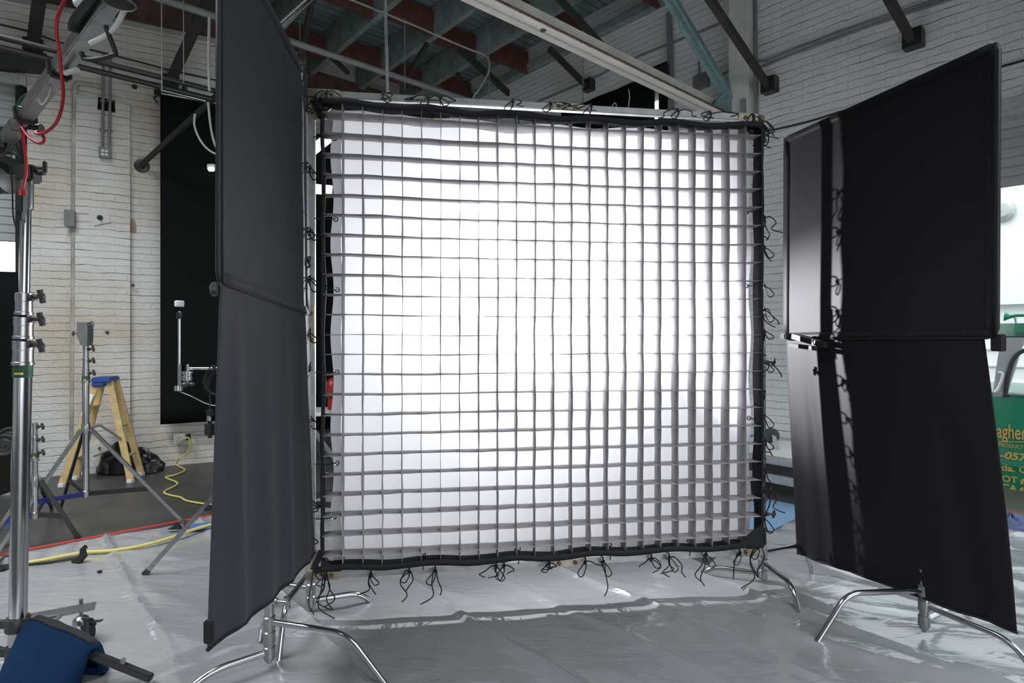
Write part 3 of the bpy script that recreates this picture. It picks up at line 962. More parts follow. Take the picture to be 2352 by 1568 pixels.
def fold_left(a, b):
    f = 0.0
    f += .018 * math.exp(-((a - .13 - .05 * b) / .05) ** 2) * min(1, b * 2)
    f += .016 * math.exp(-((a - .42 + .03 * b) / .07) ** 2) * min(1, b * 1.5)
    f += .016 * math.exp(-((a - .66 + .06 * b) / .05) ** 2) * min(1, b * 1.6) + .012 * math.exp(-((a - .85) / .04) ** 2) * b
    f += .05 * math.sin(PI * a) * b * b * .5
    f += .006 * noise.noise(V((a * 5, b * 2, 4))) * b
    return f + .004


NZ, FZl = 1.909, 2.94
LNT = at(508, -212, NZ); LNT = V((-.965, NZ, 2.85)); LFT = V((at(700, 170, FZl).x, FZl, at(700, 170, FZl).z))
LNM = at(503, 648, NZ); LFM = at(706, 722, FZl)
LNB = at(474, 1492, NZ); LFB = at(722, 1268, FZl)
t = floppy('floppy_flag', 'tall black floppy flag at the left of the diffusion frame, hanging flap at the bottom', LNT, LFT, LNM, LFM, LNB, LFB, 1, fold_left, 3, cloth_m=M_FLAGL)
mb = MB(); c = at(497, 664, NZ - .01); mb.lathe(c, V((-.9, -.4, 0)), [(.02, -.005), (.024, 0), (.024, .012), (.012, .02)], 16); build(mb, 'hinge_knob', M_KNOB, t)
mb = MB(); mb.box(at(480, 1450, NZ - .012), (.03, .02, .075), None, .004); build(mb, 'weight_tab', M_BLACK, t)
mb = MB(); mb.box(LFM + V((.0, -.01, -.06)), (.018, .03, .10), None, .004); build(mb, 'corner_tab', M_BLACK, t)


def fold_right(a, b):
    f = 0
    f += .022 * math.exp(-((a - .95) / .04) ** 2) * b + .02 * math.exp(-((a - .88 + .06 * b) / .035) ** 2) * min(1, b * 2)
    f += .02 * math.exp(-((a - .70) / .06) ** 2) * b
    f += .03 * math.exp(-((a - .12 - .1 * (1 - b)) / .06) ** 2) * min(1, b * 1.5) + .014 * math.exp(-((a - .32) / .08) ** 2) * b
    f -= .02 * math.sin(a * 9) * b * .5
    f += .008 * noise.noise(V((a * 6, b * 2.5, 9))) * b
    return f * -1 - .004


NZ, FZr = 2.386, 3.474
RNT = at(2293, 97, NZ); RFT = at(1804, 318, FZr); RNM = at(2289, 773, NZ); RFM = at(1803, 778, FZr)
RNB = at(2335, 1453, NZ); RFB = at(1830, 1270, FZr)
t = floppy('floppy_flag', 'tall black floppy flag at the right, streaked with spill light and cord shadows', RNT, RFT, RNM, RFM, RNB, RFB, -1, fold_right, 6, inset=.05)
mb = MB(); mb.box(RNM + V((.004, -.004, -.025)), (.03, .05, .07), None, .004); build(mb, 'corner_tab', M_BLACK, t)
# grip head of the stand gripping the right flag's far edge
mb = MB()
c = at(1806, 772, FZr - .05)
mb.box(c, (.05, .06, .035), None, .006); mb.beam(c + V((.02, -.05, 0)), at(1895, 792, 3.10), .03, .03); mb.beam(at(1815, 792, FZr - .08), at(1875, 800, 3.14), .02, .022)
build(mb, 'grip_head', M_BLKMET, t)


# ================================================================== BIG STAND AND BOOM, FAR LEFT
def P45(px, py, z=2.45):
    return at(px, py, z)


LP = lambda y: at(60 - (y - 450) * 0.0195, y, 2.45)           # the leaning axis of the big stand
bs = thing('rolling_stand', 'tall steel telescopic stand on wheeled legs with sandbag, nearest the left edge', 'light stand', V((LP(1500).x, 2.45, 0)))
axis = (LP(400) - LP(1500)).normalized()


def sec(y0, y1, prof, name, m, parent=bs, n=24):
    mb = MB(); a = LP(y0); L = (LP(y1) - a).length
    mb.lathe(a, axis, [(r, f * L) for r, f in prof], n)
    return build(mb, name, m, parent)


sec(1500, 866, [(.032, 0), (.032, 1)], 'lower_tube', M_CHROME)
sec(866, 838, [(.0345, 0), (.0345, .35), (.0346, .36), (.0345, 1)], 'label_band', M_GREEN)
mb = MB(); c = LP(857) + V((.012, -.034, 0)); mb.box(c, (.03, .012, .009), None, .001); build(mb, 'label_stripe', M_YEL, bs)
for y0, y1, r in ((838, 782, .0365), (778, 727, .034), (723, 672, .030)):
    cs = sec(y0, y1, [(r + .003, 0), (r + .003, .12), (r, .14), (r - .001, .6), (r + .001, .62), (r + .001, .97), (r - .004, 1)], 'collar', M_STEEL)
for k, y in enumerate((790, 733, 684)):
    p = LP(y) + V((.034, -.005, 0))
    wing_knob(p, V((1, -.25, .1 * (k - 1))), bs, .018, .062)
sec(672, 380, [(.019, 0), (.019, 1)], 'upper_tube', M_CHROME)
sec(480, 395, [(.026, 0), (.026, .9), (.022, 1)], 'sleeve', M_STEEL)
mb = MB(); c = LP(400); mb.box(c + V((.01, 0, 0)), (.075, .06, .07), None, .008); mb.cyl(c + V((.04, 0, .005)), c + V((.075, 0, .005)), .01); build(mb, 'clamp', M_DSTEEL, bs)
mb = MB(); c = LP(387); mb.box(c + V((.085, -.01, .002)), (.016, .02, .055), None, .006); mb.cyl(c + V((.055, -.01, 0)), c + V((.085, -.01, 0)), .006); build(mb, 'knob', M_KNOB, bs)
# base: collars, legs, braces, casters
b0 = LP(1430); b1 = LP(1495)
for c, r in ((b0, .042), (b1, .040)):
    mb = MB(); mb.lathe(c - axis * .03, axis, [(r, 0), (r + .002, .004), (r + .002, .05), (r, .055)], 20); mb.box(c + V((.05, -.01, 0)), (.05, .03, .03), None, .004); mb.box(c + V((-.05, -.01, 0)), (.06, .03, .03), None, .004)
    build(mb, 'leg_collar', M_DSTEEL, bs)
legend = V((-1.50, 2.41, .03))
mb = MB(); mb.beam(b0 + V((.03, -.01, -.01)), legend, .03, .03, bev=.004); lg = build(mb, 'leg', M_DSTEEL, bs)
mb = MB(); p = (b0 + V((.03, -.01, -.01))).lerp(legend, .78); mb.cyl(p + V((0, 0, .012)), p + V((0, 0, .034)), .010, n=6); build(mb, 'bolt', M_STEEL, lg)
# caster leg going back
cl1 = at(217, 1391, 2.79)
mb = MB(); mb.beam(b0 + V((.03, .02, .01)), cl1, .012, .035); lg = build(mb, 'leg', M_STEEL, bs)
mb = MB(); mb.beam(at(118, 1435, 2.5), at(150, 1400, 2.68), .014, .014); build(mb, 'brace', M_STEEL, lg)
cp = at(186, 1392, 2.77)
mb = MB(); mb.cyl(cp + V((0, 0, -.05)), cp + V((0, 0, .035)), .009, n=12); mb.lathe(cp + V((0, 0, -.045)), -UPV, [(.016, 0), (.03, .01), (.034, .02), (.034, .035), (.02, .05)], 16); build(mb, 'caster_stem', M_STEEL, lg)
wc = V((cp.x + .035, cp.y, .052)); wax = V((.55, .83, 0)).normalized()
mb = MB(); mb.lathe(wc - wax * .016, wax, [(.03, 0), (.047, .003), (.05, .016), (.047, .029), (.03, .032)], 24); cw_ = build(mb, 'caster_wheel', M_RUBBER, lg)
mb = MB(); mb.prism([wc + V((-.045, -.02, .06)), wc + V((.03, -.02, .06)), wc + V((.05, -.02, .03)), wc + V((.012, -.02, -.01)), wc + V((-.012, -.02, -.01))], V((0, .008, 0)))
mb.beam(wc + V((.02, -.02, .045)), wc + V((.085, -.03, .055)), .018, .006); build(mb, 'caster_fork', M_DSTEEL, cw_)
# third leg, running off to the left
mb = MB(); mb.beam(b0 + V((-.03, 0, 0)), V((-2.55, 2.62, .12)), .03, .03, bev=.004); lg = build(mb, 'leg', M_DSTEEL, bs)
mb = MB(); mb.beam(b1 + V((-.03, 0, 0)), V((-2.5, 2.6, .10)), .014, .014); build(mb, 'brace', M_BLKMET, lg)
mb = MB(); wc = V((-2.55, 2.62, .055)); mb.lathe(wc - wax * .016, wax, [(.03, 0), (.05, .003), (.052, .016), (.05, .029), (.03, .032)], 24); build(mb, 'caster_wheel', M_RUBBER, lg)

# blue sandbag straddling the front leg
sb = thing('sandbag', 'dark blue saddle sandbag with black strap draped over the rolling stand leg', 'sandbag', V((-1.8, 2.35, .02)))
la, lb = (b0 + V((.03, -.01, -.01))), legend
ld = (lb - la).normalized(); lsd = V((ld.y, -ld.x, 0)).normalized()
if lsd.y > 0:
    lsd = -lsd


def bag(a, b, off=0.0):
    """a along the leg, b across: 0 front hem .. .5 crest .. 1 back hem"""
    p = la + ld * (.045 + .30 * a)
    puff = math.sin(PI * min(max(a, 0), 1)) ** .35
    w = (b - .5) * 2
    drop = max(0, abs(w) - .12) ** 1.15 * .40
    out = math.copysign(min(1, abs(w) * 1.6) ** .7 * (.045 + .075 * math.sin(PI * min(1, max(0, abs(w) - .15) * 1.17)) * puff), w)
    crest = p + V((0, 0, .030 + .022 * puff * (1 - abs(w))))
    q = crest + lsd * (-out) - V((0, 0, drop)) + V((-.10 * abs(w) * (1 if w < 0 else .2), 0, 0))
    q += V((.008 * noise.noise(V((a * 4, b * 5, 1))), .008 * noise.noise(V((a * 4, b * 5, 3))), 0))
    q.z = max(q.z, .02)
    nr = (lsd * (-w) + UPV * (1 - abs(w))).normalized()
    return q + nr * off


mb = MB(); mb.grid(lambda a, b: bag(a, b), 28, 44); build(mb, 'bag_body', M_BAG, sb, solid=.03)
mb = MB(); mb.grid(lambda a, b: bag(.0 + 1.0 * a, .44 + .10 * b, .02), 20, 4); build(mb, 'strap', M_BLACK, sb, solid=.008)
mb = MB(); mb.grid(lambda a, b: bag(.95 + .05 * a, b, .012), 3, 40); build(mb, 'end_piping', M_BLACK, sb, solid=.012)

# boom arm across the upper left
B0 = at(18, 318, 2.45); B1 = at(300, -60, 1.86)
M_BOOM = mat('boom_aluminium', (0.36, 0.36, 0.35), 0.33, metal=0.9, var=.15, vscale=20)
bm_ = thing('boom_arm', 'square aluminium boom arm slanting up to the right in the top left corner', 'boom arm', B0)
bd = (B1 - B0).normalized()
bup = (UPV - bd * UPV.dot(bd)).normalized()
mb = MB(); mb.beam(B0, B0.lerp(B1, .40), .042, .042, bev=.004); build(mb, 'inner_tube', M_BOOM, bm_)
mb = MB(); mb.beam(B0.lerp(B1, .18), B1, .052, .052, bev=.005); build(mb, 'outer_tube', M_BOOM, bm_)
mb = MB(); mb.beam(B0.lerp(B1, .0), B0.lerp(B1, .10), .05, .05, bev=.004); build(mb, 'end_sleeve', M_STEEL, bm_)
for f in (.18, .485):
    c = B0.lerp(B1, f)
    mb = MB(); mb.beam(c - bd * .02, c + bd * .02, .075, .075, bev=.012); build(mb, 'clamp_band', M_BLKMET, bm_)
c = B0.lerp(B1, .10); mb = MB(); mb.cyl(c, c + V((.09, 0, -.01)), .011); mb.cyl(c + V((.08, 0, -.01)), c + V((.1, 0, -.01)), .017); build(mb, 'clamp_knob', M_BLKMET, bm_)
mb = MB(); mb.tube([at(40, 255, 2.32), at(44, 230, 2.31), at(60, 215, 2.29)], .004, 6, smooth=4); mb.tube([at(42, 245, 2.3), at(60, 250, 2.3)], .004, 6); build(mb, 'green_tie', M_GREEN, bm_)
# crank handle rod
mb = MB(); mb.tube([at(243, 60, 1.95), at(252, 85, 1.95), at(265, 121, 1.95), at(258, 127, 1.95), at(235, 134, 1.97), at(200, 137, 2.0), at(190, 128, 2.0), at(187, 120, 2.0)], .008, 8, smooth=4); build(mb, 'crank_handle', M_BLKMET, bm_)
mb = MB(); mb.tube([at(170, 72, 2.0), at(175, 45, 1.98), at(215, -5, 1.92), at(245, -40, 1.9)], .018, 8, smooth=3); build(mb, 'side_bar', M_BLKMET, bm_)
mb = MB(); mb.tube([at(208, 100, 1.98), at(258, 72, 1.95), at(285, 25, 1.9), at(305, -15, 1.86)], .009, 8, smooth=3); build(mb, 'white_strap', M_WHITE, bm_); mb = MB(); mb.tube([at(150, 168, 2.14), at(178, 160, 2.1)], .009, 8); build(mb, 'white_strap', M_WHITE, bm_)
mb = MB(); mb.tube([at(90, 228, 2.2), at(95, 240, 2.2), at(103, 238, 2.2), at(115, 215, 2.2), at(117, 190, 2.2)], .005, 8, smooth=4); build(mb, 'pull_cord', M_GREYBOX, bm_)
# head at the upper end
hd = thing('lamp_head', 'round black lamp head on the upper end of the slanting boom arm', 'lamp head', at(275, 10, 1.86))
mb = MB(); c = at(275, -4, 1.84); mb.lathe(c - V((0, 0, .02)), UPV, [(.03, 0), (.048, .005), (.05, .05), (.05, .12)], 22); build(mb, 'housing', M_BLKMET, hd)
mb = MB(); mb.torus(c - V((0, 0, .015)), UPV, .044, .004); build(mb, 'rim', M_STEEL, hd)
# white paddle and black handle at the very top left
mb = MB(); mb.tube([at(172, 8, 2.0), at(185, 5, 2.0), at(200, -10, 2.0)], [.011, .02, .02], 10, smooth=3)
single(mb, 'clamp_paddle', M_WHITE, 'white rounded clamp paddle above the boom arm at the top left edge', 'clamp')

# red power cable hanging from the boom
mb = MB()
mb.tube([at(160, -30, 2.02), at(148, 2, 2.03), at(132, 40, 2.05), at(130, 80, 2.06), at(137, 120, 2.07), at(140, 165, 2.08), at(145, 205, 2.1), at(142, 245, 2.12), at(130, 280, 2.16), at(110, 300, 2.2), at(92, 308, 2.22), at(82, 305, 2.23), at(88, 302, 2.24), at(99, 312, 2.25), at(101, 324, 2.26), at(90, 329, 2.28), at(70, 318, 2.3), at(55, 300, 2.33), at(47, 285, 2.36)], .0056, 10, smooth=6)
rc = single(mb, 'power_cable', M_RED, 'thick red power cable hanging from the boom arm and looping by the stand', 'cable')
mb = MB()
mb.tube([at(46, 285, 2.385), at(52, 310, 2.385), at(57, 345, 2.385), at(60, 375, 2.385), at(60, 400, 2.39), at(54, 425, 2.39), at(51, 445, 2.39)], [.0056] * 30 + [.0056], 10, smooth=5)
rc = thing('power_cable', 'red cable running down the stand head into a black connector', 'cable', at(50, 460, 2.39))
build(mb, 'cord', M_RED, rc)
mb = MB(); mb.lathe(at(51, 450, 2.39), UPV, [(.014, 0), (.008, .03)], 12); build(mb, 'strain_relief', M_RED, rc)
mb = MB(); mb.beam(at(49, 490, 2.39), at(50, 448, 2.39), .03, .03, bev=.004); mb.beam(at(49, 505, 2.39), at(49, 488, 2.39), .02, .02); build(mb, 'connector', M_BLKMET, rc)
# black lamp body cut by the left edge
lf = thing('fixture', 'black round lamp fixture with ribs, cut by the left edge beside the rolling stand', 'lamp', at(-10, 420, 2.5))
lx = V((1, 0.05, 0)).normalized()
c = at(-70, 400, 2.5)
mb = MB(); mb.lathe(c, lx, [(.085, 0), (.085, .10), (.075, .11), (.075, .15), (.08, .155), (.08, .165), (.05, .175)], 28); build(mb, 'body', M_BLKMET, lf)
for q in (.11, .13, .15):
    mb = MB(); mb.torus(c + lx * q, lx, .078, .004, 28, 6); build(mb, 'rib', M_DSTEEL, lf)
mb = MB(); mb.beam(c + lx * .16 + V((0, 0, .01)), at(52, 392, 2.5), .03, .03, bev=.004); build(mb, 'stem', M_STEEL, lf)
mb = MB(); mb.box(at(8, 335, 2.5), (.09, .08, .06), None, .01); mb.box(at(4, 305, 2.5), (.07, .07, .035), None, .006); mb.tube([at(14, 350, 2.46), at(32, 322, 2.46), at(44, 352, 2.46)], .004, 6, smooth=3); mb.tube([at(0, 372, 2.46), at(20, 346, 2.46), at(47, 362, 2.46)], .004, 6, smooth=3); build(mb, 'yoke', M_BLKMET, lf)
mb = MB(); mb.tube([at(28, 340, 2.42), at(24, 380, 2.41), at(28, 430, 2.41), at(30, 490, 2.41), at(36, 520, 2.41), at(41, 534, 2.41)], .0028, 6, smooth=5)
single(mb, 'control_cord', M_CORD, 'thin black cord dangling in front of the left roll-up shutter', 'cord')

# ------------------------------------------------------------------ middle stands
def tripod(name, label, base, zt, joint, low, feet, secs, group, blue=None, headf=True, r=.022, dark=(2,)):
    t = thing(name, label, 'light stand', V((base.x, base.y, 0)), group)
    P = lambda h: V((base.x, base.y, h))
    mb = MB(); mb.lathe(P(low), UPV, [(r, 0), (r, secs[0] - low)], 18); build(mb, 'column', M_CHROME, t)
    for k, (a, b) in enumerate(zip(secs, secs[1:])):
        rr = r * (1.02 - .13 * k)
        if k == 0:
            mb = MB(); mb.lathe(P(a), UPV, [(rr + .004, 0), (rr + .004, .02), (rr + .001, .022), (rr + .001, .05)], 18); build(mb, 'collar', M_STEEL, t)
            mb = MB(); mb.lathe(P(a + .025), UPV, [(rr + .003, 0), (rr + .003, .03)], 18); build(mb, 'label_band', M_GREEN, t)
            mb = MB(); mb.box(P(a + .028) + V((.012, -rr - .003, 0)), (.016, .006, .008)); build(mb, 'label_stripe', M_YEL, t)
            a += .05
        mb = MB(); mb.lathe(P(a), UPV, [(rr, 0), (rr, (b - a) * .75), (rr + .002, (b - a) * .77), (rr + .002, (b - a) * .96), (rr * .8, b - a)], 18); build(mb, 'section', M_STEEL, t)
        wing_knob(P(b - .03) + V((rr, 0, 0)), V((1, -.2, .15)), t, .014, .05)
    mb = MB(); mb.lathe(P(joint - .035), UPV, [(r + .004, 0), (r + .006, .004), (r + .006, .07), (r + .004, .075)], 18); build(mb, 'leg_collar', M_STEEL, t); mb = MB(); mb.lathe(P(low - .02), UPV, [(r * .5, 0), (r + .004, .006), (r + .004, .05), (r, .055)], 18)
    build(mb, 'brace_collar', M_STEEL, t)
    for k, f in enumerate(feet):
        f = V((f.x, f.y, .015)); d = V((f.x - base.x, f.y - base.y, 0)).normalized()
        a = P(joint) + d * (r + .012)
        mb = MB(); mb.beam(a, f, .017, .028, bev=.003); lg = build(mb, 'leg', M_DSTEEL if k in dark else M_STEEL, t)
        mb = MB(); mb.beam(f + V((0, 0, -.0)), f + (a - f).normalized() * .04, .026, .034, bev=.004); build(mb, 'rubber_foot', M_RUBBER, lg)
        m_ = a.lerp(f, .60)
        mb = MB(); mb.beam(P(low + .01) + d * r, m_, .016, .034, bev=.003); build(mb, 'brace', (M_BLUEP if k == blue else M_BLKMET), lg)
    if headf:
        mb = MB(); top = secs[-1]
        mb.prism([P(top) + V((-.016, -.03, 0)), P(top) + V((.03, -.03, 0)), P(top) + V((.034, -.03, .06)), P(top) + V((.034, -.03, zt - top)), P(top) + V((-.045, -.03, zt - top)), P(top) + V((-.045, -.03, .07))], V((0, .06, 0)))
        hd_ = build(mb, 'head', M_STEEL, t)
        wing_knob(P(zt - .02) + V((.03, -.02, 0)), V((1, -.3, .2)), hd_, .014, .05, M_STEEL)
        wing_knob(P(top + .09) + V((-.045, -.01, 0)), V((-1, -.2, -.1)), hd_, .012, .04)
    return t


base = V((-3.15, 4.28, 0))
hh = lambda y, z=4.28: EYE - (y - HY) / FPX * z
tripod('combo_stand', 'steel tripod stand with empty receiver head in front of the yellow stepladder', base, hh(740), hh(985), hh(1136), [fl(-18, 1288), fl(434, 1215), fl(137, 1178)],
       [hh(880), hh(848), hh(820), hh(793)], 'tripod stands by the left wall', blue=0)
base = V((-3.27, 3.97, 0))
hh = lambda y, z=3.97: EYE - (y - HY) / FPX * z
tripod('combo_stand', 'short steel tripod stand half hidden behind the big rolling stand', base, hh(945), hh(1105), hh(1186), [fl(-30, 1262), fl(181, 1242), fl(118, 1168)],
       [hh(1058), hh(1030), hh(1000), hh(970)], 'tripod stands by the left wall', blue=0, headf=False, r=.019, dark=(1, 2))
# stand behind the left flag with the grip arm
base = V((-1.36, 3.62, 0))
t = tripod('combo_stand', 'tripod stand behind the left black flag, one bare leg showing, carrying a grip arm', base, 1.45, .98, .40, [V((-2.212, 3.48, 0)), V((-.95, 4.35, 0)), V((-.8, 3.55, 0))],
           [1.05, 1.15, 1.22], 'tripod stands by the left wall', headf=False)
ga = thing('grip_arm', 'grip arm with silver clamp plate and upright white-capped pin in front of black backdrop', 'grip arm', at(412, 900, 3.6))
A0 = at(430, 846, 3.6)
mb = MB(); mb.cyl(A0, V((-1.36, 3.6, A0.z)), .0085); build(mb, 'arm', M_CHROME, ga)
mb = MB(); mb.box(at(414, 863, 3.6), (.042, .018, .155), None, .009); build(mb, 'plate', M_STEEL, ga)
mb = MB(); mb.lathe(at(430, 875, 3.56), UPV, [(.02, 0), (.03, .006), (.03, .03), (.026, .032), (.026, .045), (.032, .047), (.032, .06)], 18); mb.cyl(at(431, 880, 3.56), at(431, 836, 3.56), .008); gh = build(mb, 'grip_head', M_STEEL, ga)
mb = MB(); c = at(432, 883, 3.52); mb.ball(c + V((-.02, 0, 0)), .018, (1.3, 1, .9)); mb.ball(c + V((.022, 0, .003)), .014, (1.4, 1, .9)); build(mb, 'wing_handle', M_KNOB, gh)
mb = MB(); mb.cyl(at(412, 838, 3.6), at(412, 715, 3.6), .009); mb.cyl(at(410, 897, 3.6), at(410, 885, 3.6), .026); pin = build(mb, 'pin', M_CHROME, ga)
mb = MB(); mb.lathe(at(412, 732, 3.6), UPV, [(.014, 0), (.016, .004), (.016, .04), (.011, .042)], 14); build(mb, 'label_sleeve', M_BLKMET, pin)
mb = MB(); mb.lathe(at(412, 704, 3.6), UPV, [(.026, 0), (.027, .003), (.027, .034), (.022, .037)], 18); build(mb, 'cap', M_WHITE, pin)
# coil of cable, hanging power box
cc = thing('cable_coil', 'coil of thin black cable hanging on the grip arm beside the left flag', 'cable coil', at(490, 905, 3.55))
mb = MB()
for k in range(5):
    c = at(492 + k * 1.5, 873 + k * 2, 3.55 + .006 * k)
    mb.tube([c + V((math.cos(a * PI / 10) * (.062 - .004 * k), .01 * math.sin(a), math.sin(a * PI / 10) * (.088 - .005 * k))) for a in range(20)], .0035, 6, closed=True)
build(mb, 'loops', M_CORD, cc)
mb = MB(); mb.tube([at(412, 899, 3.6), at(440, 910, 3.58), at(472, 926, 3.56), at(500, 932, 3.55), at(530, 930, 3.55)], .003, 6, smooth=4); build(mb, 'tail', M_GREYBOX, cc)
pb = thing('power_box', 'black rounded inline power box hanging by its cable beside the left flag', 'power box', at(483, 1006, 3.5))
mb = MB(); mb.cyl(at(482, 905, 3.5), at(482, 945, 3.5), .004, n=8); mb.box(at(482, 948, 3.5), (.034, .03, .042), None, .004); build(mb, 'cable', M_BLKMET, pb)
mb = MB(); mb.cyl(at(480, 966, 3.5), at(480, 952, 3.5), .013); build(mb, 'gland', M_STEEL, pb)
mb = MB(); mb.box(at(482, 986, 3.5), (.064, .04, .105), None, .019); build(mb, 'body', M_BLKMET, pb)

# ------------------------------------------------------------------ step ladder
LF, LB = V((-4.31, 5.55, 0)), V((-3.76, 5.71, 0))
lt = thing('stepladder', 'yellow stepladder with blue top cap against the left brick wall', 'stepladder', (LF + LB) / 2)
ls = (LB - LF).normalized(); lwv = V((-ls.y, ls.x, 0))
apex = (LF + LB) / 2 + V((.03, 0, 1.0))
topf, topb = apex - ls * .05, apex + ls * .06
for f, tp, nm in ((LF, topf, 'front_rail'), (LB, topb, 'rear_rail')):
    for q in (0, 1):
        a = f + lwv * (.30 * q); b = tp + lwv * (.06 + .15 * q)
        mb = MB(); mb.beam(V((a.x, a.y, .03)), b, .026, .062, up=ls, bev=.003); rl = build(mb, nm, M_LADDER, lt)
        mb = MB(); mb.box((a.x, a.y, .018), (.05, .06, .036), None, .004); build(mb, 'rubber_foot', M_WHITE, rl)
for k in range(3):
    w = (k + 1) / 4
    a = LF.lerp(topf, w) + lwv * (.06 * w); b = (LF + lwv * .30).lerp(topf + lwv * .21, w); a.z = b.z = w * 1.0
    mb = MB(); mb.beam(a, b, .075, .022, bev=.003); build(mb, 'step', M_LADDER, lt)
for w in (.25, .55):
    a = LB.lerp(topb, w) + lwv * (.06 * w); b = (LB + lwv * .30).lerp(topb + lwv * .21, w); a.z = b.z = w
    mb = MB(); mb.beam(a, b, .03, .02); build(mb, 'cross_bar', M_LADDER, lt)
mb = MB(); c = apex + lwv * .135 + V((0, 0, .015)); rot = Matrix((ls, lwv, UPV)).transposed(); mb.box(c, (.17, .25, .055), rot, .012); mb.box(c + V((0, 0, -.04)) - ls * .03, (.11, .23, .05), rot, .012); build(mb, 'top_cap', M_LCAP, lt)
mb = MB(); a = LF.lerp(topf, .52) + V((0, 0, .52)); a.z = .52; b = LB.lerp(topb, .44); b.z = .44; m_ = (a + b) / 2 + V((0, 0, .10)); mb.beam(a, m_, .008, .022); mb.beam(m_, b, .008, .022); build(mb, 'spreader', M_STEEL, lt)
mb = MB(); p0 = LF.lerp(topf, .68); p0.z = .68; p1 = LF.lerp(topf, .88); p1.z = .88; mb.beam(p0 - lwv * .018, p1 - lwv * .018 + lwv * .05, .004, .04, up=ls); build(mb, 'label', M_WHITE, lt)
# bin bag heap
mb = MB()
hc_ = V((-4.05, 6.13, 0))


def heap(a, b):
    th = 2 * PI * a; ph = b * PI / 2
    r = 1 + .22 * noise.noise(V((math.cos(th) * 2, math.sin(th) * 2, ph * 2))) + .10 * noise.noise(V((math.cos(th) * 5, math.sin(th) * 5, ph * 5)))
    return hc_ + V((math.cos(th) * math.cos(ph) * .33 * r, math.sin(th) * math.cos(ph) * .13 * r, .012 + .29 * math.sin(ph) ** .8 * r * (1 - .25 * max(0, math.cos(th)))))


mb.grid(heap, 48, 14)
single(mb, 'bin_bag', M_POLY, 'full black bin bag slumped on the floor behind the yellow stepladder', 'bin bag')
mb = MB()
hc2 = fl(318, 1085)
mb.grid(lambda a, b: hc2 + V((math.cos(2 * PI * a) * math.cos(b * PI / 2) * .13 * (1 + .5 * noise.noise(V((a * 9, b * 4, 2)))), math.sin(2 * PI * a) * math.cos(b * PI / 2) * .07, .012 + .085 * math.sin(b * PI / 2) * (1 + .6 * noise.noise(V((a * 11, b * 3, 7)))))), 30, 8)
single(mb, 'bin_bag', M_POLY, 'small crumpled black bag beside the right foot of the yellow stepladder', 'bin bag')

# cart wheels by the curtain
wt = thing('cart', 'low dark cart with two spoked wheels in front of the left doorway curtain', 'cart', V((-4.75, 5.15, 0)))
for q, (px, py) in enumerate(((10, 1022), (22, 1005))):
    c = at(px, py, 5.15 + .14 * q); axw = V((.35, -.9, .1)).normalized()
    mb = MB(); mb.torus(c, axw, .085, .016, 28, 8); w_ = build(mb, 'wheel', M_RUBBER, wt)
    mb = MB(); mb.torus(c, axw, .045, .006, 20, 6); mb.lathe(c - axw * .014, axw, [(.016, 0), (.016, .028)], 10); mb.lathe(c - axw * .004, axw, [(.078, 0), (.078, .006)], 24); build(mb, 'hub', M_DSTEEL, w_)
mb = MB(); c = at(-62, 1030, 5.2); mb.box(V((c.x, c.y, .27)), (.55, .35, .5), None, .02); build(mb, 'body', M_BLKMET, wt)

# ------------------------------------------------------------------ things on the left wall
def wall_box(name, m, label, cat, px, py, w, h, d=.05, rot=0.0, group=None, extra=None):
    s, z = lw(px, py, .05)
    c = LW(s, .05 + d / 2 + .002, z)
    M = Matrix((LD, LN, UPV)).transposed() @ Matrix.Rotation(rot, 3, 'Y')
    mb = MB(); mb.box(c, (w, d, h), M, .004)
    if extra:
        t = thing(name, label, cat, c - V((0, 0, h / 2)), group)
        build(mb, 'box', m, t)
        return t, c, M
    return single(mb, name, m, label, cat, group)


t, c, M = wall_box('outlet_box', M_CONDUIT, 'grey outlet box at the foot of the twin conduits on the left brick wall', 'outlet', 242, 353, .105, .11, extra=1)
for dx in (-.016, .016):
    mb = MB(); mb.lathe(c + LN * .026 + LD * dx + V((0, 0, .016)), LN, [(.014, 0), (.014, .004)], 14); mb.lathe(c + LN * .026 + LD * dx - V((0, 0, .022)), LN, [(.014, 0), (.014, .004)], 14); build(mb, 'socket', M_WHITE, t)
for k, (px, side) in enumerate(((236, 'left'), (252, 'right'))):
    a = lwp(px - 1 + 2 * k * 0, 341, .08); b = lwp(px + 2, 125, .08)
    mb = MB(); mb.tube([a, b], .014, 10)
    t = thing('wall_conduit', f'{side} one of the twin vertical conduits running down the left wall to an outlet box', 'conduit', a)
    build(mb, 'pipe', M_CONDUIT, t)
    for yy in (300, 232):
        mb = MB(); mb.box(lwp(px, yy, .07), (.05, .03, .02), None, .003); build(mb, 'strap', M_CONDUIT, t)
mb = MB(); s, z = lw(244, 241, .05); mb.prism([LW(s - .075, .053, z - .06), LW(s + .08, .053, z - .068), LW(s + .075, .053, z + .055), LW(s - .068, .053, z + .07)], LN * .006)
single(mb, 'wall_patch', M_DUV, 'black taped square behind the twin conduits on the left brick wall', 'patch')
wall_box('junction_box', M_CONDUIT, 'weathered grey junction box beside the pier edge on the left brick wall', 'junction box', 162, 503, .09, .17, .06)
t, c, M = wall_box('anchor_plate', M_PILLAR, 'tilted square white anchor plate with a dark hole on the left brick wall', 'anchor plate', 230, 500, .165, .14, .012, rot=-.33, extra=1)
mb = MB(); mb.lathe(c + LN * .006, LN, [(.028, 0), (.025, .01), (.012, .014), (.012, .06)], 14); build(mb, 'bolt', M_BLKMET, t)
t, c, M = wall_box('anchor_plate', M_PILLAR, 'pale square anchor plate low on the left brick wall behind the combo stand', 'anchor plate', 229, 1028, .16, .12, .01, rot=-.3, extra=1)
mb = MB(); mb.lathe(c + LN * .005, LN, [(.014, 0), (.01, .02)], 10); build(mb, 'bolt', M_RUST, t)
